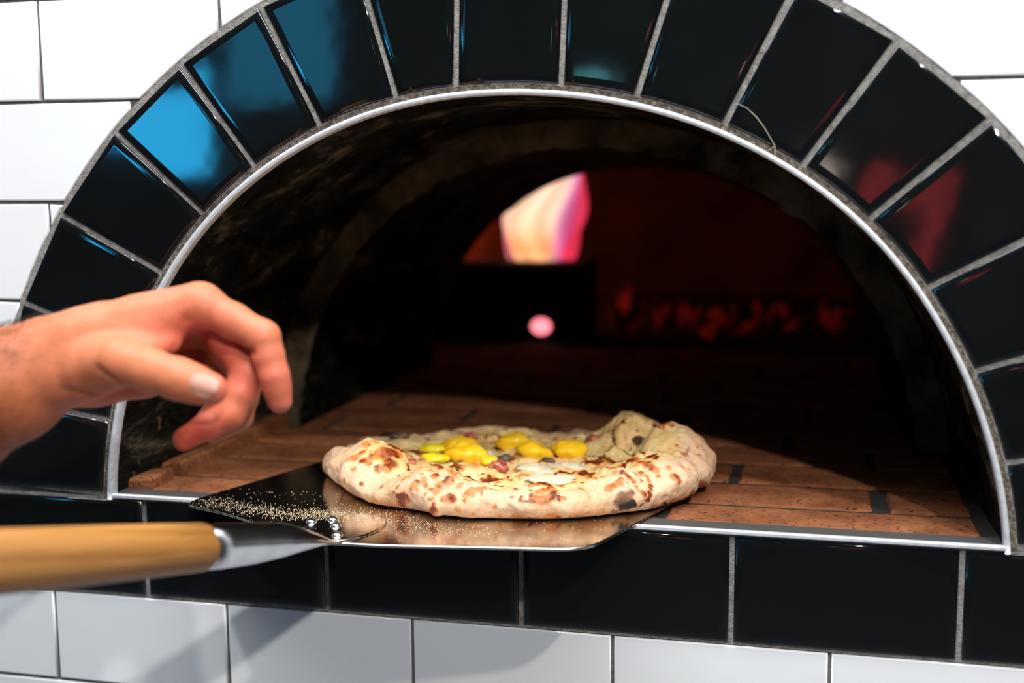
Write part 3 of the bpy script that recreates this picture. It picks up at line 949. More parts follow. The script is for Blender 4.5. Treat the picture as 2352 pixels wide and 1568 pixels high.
# semolina grains scattered on the blade
def grains():
    P = []; u = np.array([0.303, 0.953]); v = np.array([0.953, -0.303])
    poly = np.array(BLADE)
    def inside(q):
        c = False; j = len(poly) - 1
        for i in range(len(poly)):
            if (poly[i][1] > q[1]) != (poly[j][1] > q[1]) and q[0] < (poly[j][0] - poly[i][0]) * (q[1] - poly[i][1]) / (poly[j][1] - poly[i][1]) + poly[i][0]: c = not c
            j = i
        return c
    line = [(-0.248, -0.018), (-0.205, -0.030), (-0.165, -0.036), (-0.130, -0.030), (-0.095, -0.035), (-0.06, -0.05), (-0.01, -0.055)]
    line = np.array(line); wts = np.array([1, 1.4, 2.2, 1.6, 0.9, 0.6]); wts = wts / wts.sum()
    while len(P) < 2600:
        if rng.random() < 0.85:
            k = rng.choice(6, p=wts); t = rng.random(); q = line[k] * (1 - t) + line[k + 1] * t + rng.normal(0, 0.0085, 2)
        else:
            q = np.array([rng.uniform(-0.25, 0.07), rng.uniform(-0.09, 0.03)])
        if inside(q): P.append(q)
    P = np.array(P); n = len(P); s = rng.uniform(0.00016, 0.00040, n)
    base = np.array([(1, 0, -0.6), (-0.5, 0.87, -0.6), (-0.5, -0.87, -0.6), (0, 0, 0.9)])
    a = rng.uniform(0, 6.28, n); ca, sa = np.cos(a), np.sin(a)
    V = np.zeros((n, 4, 3))
    for k in range(4):
        V[:, k, 0] = P[:, 0] + s * (base[k][0] * ca - base[k][1] * sa); V[:, k, 1] = P[:, 1] + s * (base[k][0] * sa + base[k][1] * ca)
        on = ((P[:, 0] + 0.1135) * u[0] + (P[:, 1] + 0.065) * u[1]) ** 2 / 0.036 ** 2 + ((P[:, 0] + 0.1135) * v[0] + (P[:, 1] + 0.065) * v[1]) ** 2 / 0.026 ** 2 < 1
        V[:, k, 2] = ZP + np.where(on, 0.0013, 0) + s * (base[k][2] + 0.5)
    i = np.arange(n)[:, None] * 4
    F = np.concatenate([i + [0, 2, 1], i + [0, 1, 3], i + [1, 2, 3], i + [2, 0, 3]])
    o = fast_obj('semolina', V.reshape(-1, 3), F, M['flour'])
    tag(o, 'fine semolina grains dusted over the metal peel blade', 'semolina', kind='stuff')


grains()

# ------------------------------------------------------------------ pizza
PC = np.array([-0.027, 0.105, ZP + 0.0006]); PA, PB = 0.1600, 0.1350


def gauss(x, s): return np.exp(-(x / s) ** 2)


def adiff(a, b): return (a - b + 180) % 360 - 180


def srgb(r, g, b):
    c = np.array([r, g, b]) / 255.0
    return np.where(c <= 0.04045, c / 12.92, ((c + 0.055) / 1.055) ** 2.4)


# browned cheese marks: (x, y, z, radius) relative to the pizza centre; and chars
SPOTS = []
CHARS = []
SPOTS += [(-0.1115,-0.0799,0.0296,0.0034,0.80),(-0.1074,-0.0750,0.0319,0.0029,0.80),(-0.1014,-0.0840,0.0283,0.0029,0.90),(-0.0944,-0.0787,0.0301,0.0039,0.80),(-0.0916,-0.0727,0.0320,0.0042,0.90),(-0.0884,-0.0692,0.0323,0.0045,0.95),(-0.0831,-0.0653,0.0308,0.0039,0.90),(-0.0813,-0.0594,0.0300,0.0026,0.70),(-0.0879,-0.0759,0.0284,0.0034,0.80),(-0.0818,-0.0781,0.0255,0.0045,0.90),(-0.0832,-0.0840,0.0235,0.0034,0.90),(-0.0884,-0.0872,0.0245,0.0018,0.80),(-0.0904,-0.0725,0.0312,0.0029,1.00),(-0.0860,-0.0646,0.0327,0.0029,1.00),(-0.0958,-0.0865,0.0263,0.0021,0.70),(-0.0983,-0.0855,0.0270,0.0016,0.70),(-0.0974,-0.1026,0.0141,0.0017,0.90),(-0.1123,-0.0967,0.0158,0.0009,0.90),(-0.0884,-0.0901,0.0227,0.0016,0.80),(-0.1339,0.0607,0.0156,0.0029,0.80),(-0.1019,-0.0585,0.0379,0.0026,0.50),(-0.1080,-0.0638,0.0367,0.0031,0.50),(-0.1456,0.0336,0.0199,0.0021,0.50),(-0.0585,-0.1216,0.0108,0.0034,0.90),(-0.0611,-0.1175,0.0060,0.0029,0.95),(-0.0549,-0.1245,0.0137,0.0026,0.90),(-0.0538,-0.1238,0.0122,0.0029,0.80),(-0.0640,-0.1217,0.0154,0.0017,0.80),(-0.0617,-0.1209,0.0187,0.0016,0.70),(-0.0478,-0.1280,0.0216,0.0018,0.70),(-0.0443,-0.1256,0.0246,0.0018,0.80),(-0.0403,-0.1242,0.0258,0.0017,0.70),(-0.0375,-0.1263,0.0230,0.0018,0.80),(-0.0331,-0.1289,0.0206,0.0016,0.80),(-0.0328,-0.1191,0.0281,0.0026,0.85),(-0.0306,-0.1179,0.0289,0.0018,0.90),(-0.0381,-0.1100,0.0290,0.0018,0.70),(-0.0426,-0.1205,0.0290,0.0013,0.60),(-0.0443,-0.1284,0.0212,0.0013,0.70),(-0.0326,-0.1343,0.0150,0.0013,0.80),(-0.0364,-0.1317,0.0180,0.0008,0.90),(-0.0296,-0.1366,0.0080,0.0026,0.95),(-0.0305,-0.1362,0.0063,0.0024,0.95),(-0.0287,-0.1367,0.0114,0.0014,0.90),(-0.0176,-0.1325,0.0153,0.0034,0.95),(-0.0152,-0.1333,0.0154,0.0026,0.90),(-0.0220,-0.1334,0.0151,0.0018,0.80),(-0.0233,-0.1232,0.0248,0.0024,0.70),(-0.0215,-0.1191,0.0271,0.0026,0.75),(-0.0229,-0.1082,0.0285,0.0029,0.60),(-0.0303,-0.0623,0.0202,0.0029,0.60),(-0.0117,-0.1082,0.0233,0.0026,0.90),(-0.0289,-0.0550,0.0207,0.0024,0.60),(-0.0344,-0.0093,0.0122,0.0034,0.55),(-0.0268,-0.0063,0.0121,0.0029,0.55),(-0.0139,-0.1220,0.0225,0.0024,0.50),(-0.0273,-0.1260,0.0230,0.0026,0.60),(-0.0290,-0.1300,0.0201,0.0021,0.60),(-0.0307,-0.1342,0.0154,0.0018,0.60),(0.0076,-0.0930,0.0186,0.0024,0.85),(0.0105,-0.1190,0.0203,0.0024,0.80),(0.0130,-0.1209,0.0202,0.0018,0.70),(-0.0031,-0.1312,0.0200,0.0029,0.70),(-0.0007,-0.1289,0.0210,0.0029,0.75),(0.0025,-0.1274,0.0217,0.0026,0.80),(0.0047,-0.1246,0.0223,0.0018,0.80),(0.0009,-0.1317,0.0191,0.0013,0.80),(-0.0050,-0.1358,0.0164,0.0014,0.70),(0.0294,-0.1208,0.0218,0.0016,0.90),(0.0341,-0.1292,0.0170,0.0016,0.95),(-0.0074,-0.1321,0.0180,0.0010,0.80),(0.0368,-0.1109,0.0223,0.0029,0.60),(0.0410,-0.1075,0.0228,0.0031,0.80),(0.0450,-0.1038,0.0231,0.0034,0.95),(0.0490,-0.1075,0.0228,0.0029,0.90),(0.0527,-0.1118,0.0220,0.0029,0.90),(0.0394,-0.1189,0.0206,0.0018,0.70),(0.0438,-0.1265,0.0176,0.0026,0.70),(0.0474,-0.1267,0.0168,0.0029,0.75),(0.0515,-0.1255,0.0174,0.0026,0.80),(0.0558,-0.1224,0.0190,0.0024,0.85),(0.0602,-0.1218,0.0171,0.0018,0.80),(0.0636,-0.1209,0.0170,0.0017,0.85),(0.0565,-0.1179,0.0206,0.0024,0.80),(0.0559,-0.0958,0.0195,0.0024,0.80),(0.0460,-0.1182,0.0197,0.0029,0.60),(0.0492,-0.1160,0.0202,0.0031,0.60),(0.0539,-0.1223,0.0196,0.0024,0.60),(0.0578,-0.0992,0.0195,0.0016,0.70),(0.0562,-0.0528,0.0125,0.0024,0.80),(0.0666,-0.0931,0.0223,0.0018,0.85),(0.0520,-0.0520,0.0135,0.0018,0.70),(0.0745,-0.1053,0.0203,0.0021,0.70),(0.0771,-0.1076,0.0196,0.0013,0.70),(0.0666,-0.0350,0.0123,0.0026,0.75),(0.0646,-0.0309,0.0132,0.0026,0.70),(0.0572,-0.0265,0.0131,0.0021,0.60),(0.0826,-0.0907,0.0252,0.0018,0.60),(0.0864,-0.0863,0.0255,0.0018,0.70),(0.0931,-0.1005,0.0213,0.0024,0.85),(0.0962,-0.0961,0.0225,0.0026,0.90),(0.0992,-0.0931,0.0233,0.0026,0.85),(0.0922,-0.1019,0.0203,0.0016,0.80),(0.1009,-0.0902,0.0246,0.0018,0.80),(0.0959,-0.0847,0.0285,0.0018,0.60),(0.1015,-0.0852,0.0293,0.0016,0.90),(0.1044,-0.0853,0.0278,0.0016,0.90),(0.1069,-0.0840,0.0255,0.0016,0.90),(0.1092,-0.0857,0.0231,0.0014,0.90),(0.1119,-0.0889,0.0201,0.0013,0.90),(0.1130,-0.0897,0.0187,0.0010,0.90),(0.1007,-0.0845,0.0297,0.0016,0.80),(0.1187,-0.0739,0.0219,0.0016,0.85),(0.1207,-0.0770,0.0184,0.0017,0.90),(0.1217,-0.0810,0.0165,0.0017,0.90),(0.1217,-0.0847,0.0140,0.0016,0.90),(0.1204,-0.0874,0.0115,0.0018,0.95),(0.1191,-0.0888,0.0110,0.0013,0.90),(0.1172,-0.0711,0.0239,0.0013,0.80),(0.1175,-0.0886,0.0158,0.0018,0.90),(0.1162,-0.0888,0.0167,0.0013,0.90),(0.0917,-0.0193,0.0184,0.0029,0.80),(0.0973,-0.0275,0.0242,0.0034,0.95),(0.1013,-0.0273,0.0251,0.0037,0.95),(0.1096,-0.0539,0.0303,0.0034,0.95),(0.1147,-0.0569,0.0288,0.0031,0.90),(0.1192,-0.0599,0.0278,0.0024,0.80),(0.0848,-0.0246,0.0180,0.0024,0.70),(0.0773,-0.0108,0.0178,0.0021,0.50),(0.1071,-0.0566,0.0290,0.0026,0.80),(0.1230,-0.0617,0.0262,0.0021,0.70),(0.1248,-0.0664,0.0230,0.0016,0.70),(0.1121,-0.0701,0.0256,0.0024,0.70),(0.1097,-0.0756,0.0264,0.0018,0.70),(0.1139,-0.0783,0.0228,0.0013,0.70),(0.1054,-0.0906,0.0229,0.0010,0.70),(0.1379,-0.0642,0.0225,0.0029,0.90),(0.1378,-0.0631,0.0231,0.0018,1.00),(0.1322,-0.0566,0.0282,0.0018,0.50),(0.1422,-0.0524,0.0272,0.0018,0.60),(0.1450,-0.0351,0.0218,0.0013,0.60),(0.1521,-0.0400,0.0158,0.0013,0.95),(0.1382,-0.0096,0.0279,0.0018,0.70),(0.1177,-0.0302,0.0299,0.0018,0.60),(0.1124,-0.0320,0.0287,0.0018,0.60),(0.1475,0.0072,0.0301,0.0013,0.70),(0.1497,0.0029,0.0250,0.0013,0.70),(0.0815,-0.1121,0.0161,0.0008,0.90),(0.0888,-0.1099,0.0140,0.0008,0.90),(0.1087,-0.0943,0.0172,0.0008,0.80),(0.0626,-0.1229,0.0152,0.0008,0.60),(0.0284,-0.1268,0.0052,0.0009,0.70),(0.0159,-0.1323,0.0128,0.0012,0.60),(0.0210,-0.1321,0.0102,0.0007,0.60),(0.0698,-0.1215,0.0077,0.0010,0.60),(0.0584,-0.1199,0.0028,0.0018,0.80),(0.0548,-0.1220,0.0048,0.0026,0.50),(0.0412,-0.1242,0.0018,0.0018,0.90),(0.0185,-0.1273,0.0027,0.0016,0.50),(-0.0000,-0.1343,0.0049,0.0016,0.50),(-0.0104,-0.1377,0.0102,0.0021,0.40),(-0.1065,-0.0931,0.0244,0.0016,0.60),(-0.1138,-0.0816,0.0288,0.0021,0.60),(-0.1150,-0.0863,0.0276,0.0013,0.50),(-0.0994,0.0242,0.0131,0.0026,0.50),(-0.0755,-0.0184,0.0155,0.0024,0.60),(-0.0542,-0.1032,0.0280,0.0016,0.40),(0.0021,-0.0128,0.0098,0.0024,0.60),(0.0136,-0.0490,0.0138,0.0029,0.70),(0.0196,-0.0478,0.0142,0.0024,0.60),(0.0231,-0.0220,0.0115,0.0021,0.60),(-0.0443,-0.0215,0.0147,0.0016,0.50),(-0.0559,-0.1149,0.0253,0.0018,0.60),(-0.0581,-0.1176,0.0239,0.0018,0.50),(-0.0539,-0.1109,0.0274,0.0016,0.50),(0.0519,-0.0016,0.0123,0.0021,0.50),(0.0696,-0.0018,0.0127,0.0024,0.50),(0.0666,-0.0084,0.0116,0.0021,0.50),(0.0762,0.0116,0.0149,0.0024,0.50)]
CHARS += [(0.1056,-0.1004,0.0117,0.0079,0.55),(0.1063,-0.0999,0.0092,0.0052,0.75),(0.1058,-0.0995,0.0073,0.0045,1.00),(0.1100,-0.0971,0.0085,0.0042,1.00),(0.1037,-0.1012,0.0079,0.0037,0.95),(0.1018,-0.1031,0.0125,0.0039,0.50),(0.1077,-0.0959,0.0162,0.0045,0.45),(0.1319,-0.0716,0.0038,0.0021,1.00),(0.1306,-0.0739,0.0054,0.0013,0.90),(-0.0522,-0.1166,0.0012,0.0024,0.80),(0.0405,-0.1221,0.0009,0.0016,0.70),(0.1460,-0.0445,0.0030,0.0024,0.60),(0.1152,-0.0906,0.0064,0.0018,0.60),(0.0675,-0.1193,0.0033,0.0010,0.70),(0.0971,-0.1021,0.0041,0.0026,0.40),(0.1404,-0.0598,0.0037,0.0018,0.60)]
#SPOTDATA


def build_pizza():
    nth = 1000
    th = np.linspace(0, 360, nth, endpoint=False)
    # crust height / width around the rim (degrees: -90 faces the mouth)
    H = 0.0235 + 0.0025 * vnoise(np.stack([np.cos(np.radians(th)) * 3, np.sin(np.radians(th)) * 3, 0 * th], 1), 5) \
        + 0.0020 * vnoise(np.stack([np.cos(np.radians(th)) * 8, np.sin(np.radians(th)) * 8, 0 * th], 1), 8)
    for a, s, d in ((-152, 15, 0.011), (-129, 7, -0.0065), (-112, 9, 0.0045), (-88, 12, -0.0015), (-62, 16, -0.0035), (-38, 14, 0.002), (-12, 13, 0.007),
                    (12, 10, 0.0115), (27, 5, -0.003), (42, 12, 0.0095), (60, 16, -0.004), (95, 40, -0.0065), (140, 22, -0.006), (172, 14, -0.002)):
        H = H + d * gauss(adiff(th, a), s)
    W = 0.0235 + 0.003 * vnoise(np.stack([np.cos(np.radians(th)) * 4, np.sin(np.radians(th)) * 4, 0 * th + 3], 1), 15)
    for a, s, d in ((-152, 14, 0.004), (-112, 9, 0.004), (-12, 12, 0.007), (6, 9, 0.006), (28, 11, 0.006)):
        W = W + d * gauss(adiff(th, a), s)
    out = 1 + 0.012 * vnoise(np.stack([np.cos(np.radians(th)) * 2.5, np.sin(np.radians(th)) * 2.5, 0 * th + 9], 1), 25)
    c, s = np.cos(np.radians(th)), np.sin(np.radians(th))
    R = PA * PB / np.sqrt((PB * c) ** 2 + (PA * s) ** 2) * out
    n_in, n_arc = 90, 95
    rows = []; kind = []
    ph = np.radians(np.concatenate([np.linspace(165, -60, n_arc)]))
    rc = R - W
    # surface as rows from the centre outwards
    hin = 0.0125
    for i in range(n_in):
        t = i / n_in; f = t ** 0.8
        r = rc * f * (1 - 0.0) ; r = f * (rc - W * 0.86)
        z = np.full(nth, hin) + 0.0 * r
        rows.append((r, z)); kind.append(0.0)
    for k in range(n_arc):
        p = ph[k]
        cc, ss = math.cos(p), math.sin(p)
        hz = H / 2
        r = rc + W * (cc if cc > 0 else cc * 1.05) * (abs(cc) ** -0.12 if cc > 0 and abs(cc) > .05 else 1)
        zc = H * 0.47
        z = zc + (H - zc) * ss if ss > 0 else zc + zc * ss / math.sin(math.radians(60))
        if cc < 0:
            z = np.maximum(z, hin)
        rows.append((r, z)); kind.append(1.0)
    nr = len(rows)
    Rr = np.array([r for r, z in rows]); Zz = np.array([z for r, z in rows])
    # smooth the inner junction
    for _ in range(10):
        Zz[n_in - 12:n_in + 22] = (Zz[n_in - 13:n_in + 21] + 2 * Zz[n_in - 12:n_in + 22] + Zz[n_in - 11:n_in + 23]) / 4
    X = Rr * c; Y = Rr * s
    P = np.stack([X, Y, Zz], -1)
    # lumpy displacement along the normal
    flat = P.reshape(-1, 3)
    du = np.roll(P, -1, 1) - np.roll(P, 1, 1); dv = np.gradient(P, axis=0)
    N = np.cross(dv, du); N /= np.maximum(np.linalg.norm(N, axis=-1, keepdims=True), 1e-9)
    sg = np.sign(N[n_in // 2, :, 2].mean()); N = N * sg
    N = N.reshape(-1, 3)
    low = np.repeat(np.clip((np.arange(nr) - 0) / 1.0, 0, 1), nth)
    zf = flat[:, 2]
    foot = sstep(0.0, 0.005, zf)
    rho = (Rr / R).reshape(-1)
    crust = sstep(0.62, 0.80, rho)
    d = (0.0042 * fbm(flat * 40, 3, 31) + 0.0011 * fbm(flat * 110, 3, 41)) * (0.35 + 0.65 * crust)
    inner = 1 - crust
    d += inner * (0.0022 * fbm(flat * 70, 3, 51) + 0.0012 * fbm(flat * 200, 2, 55))
    flat = flat + N * (d * foot)[:, None]
    flat[:, 2] = np.maximum(flat[:, 2], 0.0)
    # extra big bubbles
    def dome(cx, cy, rx, ry, h):
        q = ((flat[:, 0] - cx) / rx) ** 2 + ((flat[:, 1] - cy) / ry) ** 2
        return h * np.clip(1 - q, 0, 1) ** 1.15
    topside = sstep(0.006, 0.012, flat[:, 2])
    ex = np.zeros(len(flat))
    for b in ((0.078, 0.074, 0.042, 0.038, 0.013), (0.124, 0.028, 0.032, 0.038, 0.007), (0.094, -0.018, 0.030, 0.026, 0.006), (-0.100, -0.050, 0.030, 0.026, 0.006), (-0.024, -0.058, 0.026, 0.024, 0.006)):
        ex = np.maximum(ex, dome(*b))
    flat[:, 2] += ex * topside
    # cheese blisters become real bumps
    tone_b = np.zeros(len(flat)); charm = np.zeros(len(flat))
    Pn = flat
    wob = 0.0016 * np.stack([fbm(Pn * 170, 3, 61), fbm(Pn * 170, 3, 71), fbm(Pn * 170, 3, 81)], 1)
    Pw = Pn + wob
    for x, y, z, r, k in SPOTS:
        dd = np.linalg.norm(Pw - np.array([x, y, z]), axis=1)
        tone_b = np.maximum(tone_b, k * (1 - sstep(r * 0.85, r * 1.9, dd)))
    for x, y, z, r, k in CHARS:
        dd = np.linalg.norm(Pn + wob * 1.2 - np.array([x, y, z]), axis=1)
        charm = np.maximum(charm, k * (1 - sstep(r * 0.4, r * 1.5, dd)))
    # scattered random browning on the cheesy ridge
    fine = fbm(Pn * 150 + 3, 4, 91); mid_ = fbm(Pn * 42 + 5, 3, 95)
    ridge = sstep(0.46, 0.70, rho) * (1 - sstep(0.84, 0.93, rho)) + 0.95 * (1 - sstep(0.5, 0.66, rho))
    cheese_edge = sstep(-0.05, 0.35, mid_ + 0.9 * (0.86 - rho) / 0.2)
    cheese = (1 - sstep(0.80, 0.90, rho + 0.05 * mid_)) * 1.0
    rb = sstep(0.30, 0.62, fine * 0.8 + 0.45 * mid_) * np.clip(ridge, 0, 1) * cheese
    tone_b = np.maximum(tone_b, rb * 0.85)
    flat = flat + N * (tone_b * 0.0007 * foot)[:, None]
    # colours
    dough = srgb(214, 178, 146); gold = srgb(190, 128, 70); chz = srgb(222, 196, 140); chz2 = srgb(204, 152, 76)
    b1 = srgb(196, 112, 34); b2 = srgb(136, 54, 12); b3 = srgb(74, 26, 8); ch = srgb(34, 20, 12)
    C = np.tile(dough, (len(flat), 1))
    patch = sstep(-0.1, 0.6, fbm(Pn * 28, 4, 101))
    lowb = 1 - sstep(0.002, 0.011, flat[:, 2])
    g = np.clip(0.25 * patch + 0.75 * lowb * (0.6 + 0.4 * patch), 0, 1)
    C = C * (1 - g[:, None]) + gold * g[:, None]
    cm = cheese[:, None]; cz = sstep(-0.3, 0.5, fbm(Pn * 60, 3, 111))[:, None]
    C = C * (1 - cm) + (chz * (1 - 0.45 * cz) + chz2 * 0.45 * cz) * cm
    # halo around browning, then browning, then deep brown core
    t1 = np.clip(tone_b * 1.8, 0, 1)[:, None]; C = C * (1 - 0.85 * t1) + b1 * 0.85 * t1
    t2 = sstep(0.58, 1.0, tone_b + 0.30 * fine)[:, None]; C = C * (1 - t2) + b2 * t2
    t3 = (sstep(0.85, 1.25, tone_b + 0.5 * fine) * 0.7)[:, None]; C = C * (1 - t3) + b3 * t3
    # singed specks on the dough
    sp = sstep(0.62, 0.74, vnoise(Pn * 190 + 9, 121)) * sstep(0.2, 0.5, vnoise(Pn * 45, 131)) * (1 - cheese)
    sp = np.maximum(sp, sstep(0.55, 0.8, fbm(Pn * 130, 3, 141)) * lowb * 0.8)[:, None]
    C = C * (1 - 0.75 * sp) + b2 * 0.75 * sp
    ca = sstep(0.05, 0.45, charm)[:, None]; cb = sstep(0.4, 0.8, charm)[:, None]
    C = C * (1 - 0.85 * ca) + srgb(104, 58, 22) * 0.85 * ca; C = C * (1 - cb) + ch * cb
    und = (1 - sstep(0.0002, 0.0018, flat[:, 2]))[:, None]; C = C * (1 - 0.7 * und) + b3 * 0.7 * und
    idx = np.arange(nr * nth).reshape(nr, nth); nx = np.roll(idx, -1, 1)
    Q = np.stack([idx[:-1], nx[:-1], nx[1:], idx[1:]], -1).reshape(-1, 4)
    if sg < 0: Q = Q[:, ::-1]
    root = tag(empty('pizza', tuple(PC)), 'round baked pizza with puffy browned crust lying on the metal peel', 'pizza')
    o = fast_obj('crust', flat, Q, M['dough'], root)
    set_color(o, 'tone', C); set_float(o, 'gloss', np.clip(cheese * 0.6 + tone_b * 0.6, 0, 1))
    # underside disc
    k = (nr - 1) * nth; V = [tuple(p) for p in flat[k::8]] ; V = flat[k:k + nth:8]
    mesh_obj('underside', V, [tuple(range(len(V)))[::-1]], M['mushroom'], root, False)
    return root, flat


pizza, PIZ = build_pizza()


def top_z(x, y):
    d = (PIZ[:, 0] - x) ** 2 + (PIZ[:, 1] - y) ** 2
    i = np.argsort(d)[:12]; return float(PIZ[i, 2].max())


def blob(name, x, y, rx, ry, h, mat, seed, rot=0.0, sink=0.35, z=None, ripple=0.2):
    nu, nv = 30, 16; V = []
    for j in range(nv + 1):
        ph = math.pi * j / nv - math.pi / 2
        for i in range(nu):
            a = 2 * math.pi * i / nu; V.append((math.cos(a) * math.cos(ph), math.sin(a) * math.cos(ph), math.sin(ph)))
    V = np.array(V); k = 1 + ripple * fbm(V * 1.5 + seed * 2.3, 3, seed + 200); V = V * k[:, None] * [rx, ry, h]
    F = [(j * nu + i, j * nu + (i + 1) % nu, (j + 1) * nu + (i + 1) % nu, (j + 1) * nu + i) for j in range(nv) for i in range(nu)]
    o = mesh_obj(name, V, F, mat, pizza)
    zz = top_z(x, y) if z is None else z
    o.location = (x, y, zz + h * (1 - 2 * sink)); o.rotation_euler = (0, 0, rot)
    return o


# toppings (positions relative to the pizza centre)
for i, (x, y, rx, ry, h, rot) in enumerate([(-0.058, 0.034, 0.0150, 0.0125, 0.0085, 0.3), (-0.043, 0.003, 0.0165, 0.0125, 0.0095, 0.1), (-0.013, 0.052, 0.0165, 0.0125, 0.0085, 0.4),
                                            (0.010, 0.022, 0.0155, 0.0125, 0.0095, -0.3), (0.039, 0.032, 0.0155, 0.0125, 0.0095, 0.2)]):
    blob('yolk_dollop', x, y, rx, ry, h, M['yolk'], i + 1, rot)
for i, (x, y, rx, ry) in enumerate([(-0.082, 0.030, 0.012, 0.010), (-0.068, -0.008, 0.012, 0.009), (-0.022, -0.004, 0.008, 0.008), (-0.072, 0.046, 0.010, 0.008)]):
    blob('yolk_smear', x, y, rx, ry, 0.004, M['smear'], 20 + i)
for i, (x, y, r, h) in enumerate([(-0.006, -0.036, 0.0085, 0.0075), (-0.085, -0.022, 0.006, 0.004), (-0.060, 0.074, 0.006, 0.004), (0.052, 0.070, 0.006, 0.004)]):
    blob('meat_chunk', x, y, r, r * 0.85, h, M['meat'], 40 + i, ripple=0.25)
for i, (x, y, rx, ry, h, rot) in enumerate([(-0.119, 0.052, 0.010, 0.004, 0.004, 0.6), (0.096, 0.046, 0.0045, 0.012, 0.003, 0.5), (-0.012, 0.006, 0.007, 0.004, 0.004, 0.2), (0.025, 0.008, 0.006, 0.003, 0.003, -0.3)]):
    blob('mushroom_slice', x, y, rx, ry, h, M['mushroom'], 60 + i, rot, ripple=0.25)
for i, (x, y, rx, ry, h) in enumerate([(0.038, -0.060, 0.024, 0.014, 0.004), (0.020, -0.020, 0.016, 0.011, 0.004), (0.045, -0.004, 0.018, 0.012, 0.004), (-0.030, 0.022, 0.010, 0.008, 0.004)]):
    blob('cheese_patch', x, y, rx * 0.85, ry * 0.9, h, M['mozz'], 80 + i, ripple=0.55, sink=0.66)

# ------------------------------------------------------------------ hand and forearm (one skin surface grown from a joint layout)
KPX = 0.74 / 2798.69


def hp(u, v, dz=0.0): return np.array([(u - 400) * KPX, -(v - 830) * KPX, dz / 1000.0])


def smin(a, b, k):
    h = np.clip(0.5 + 0.5 * (b - a) / k, 0, 1)
    return b * (1 - h) + a * h - k * h * (1 - h)


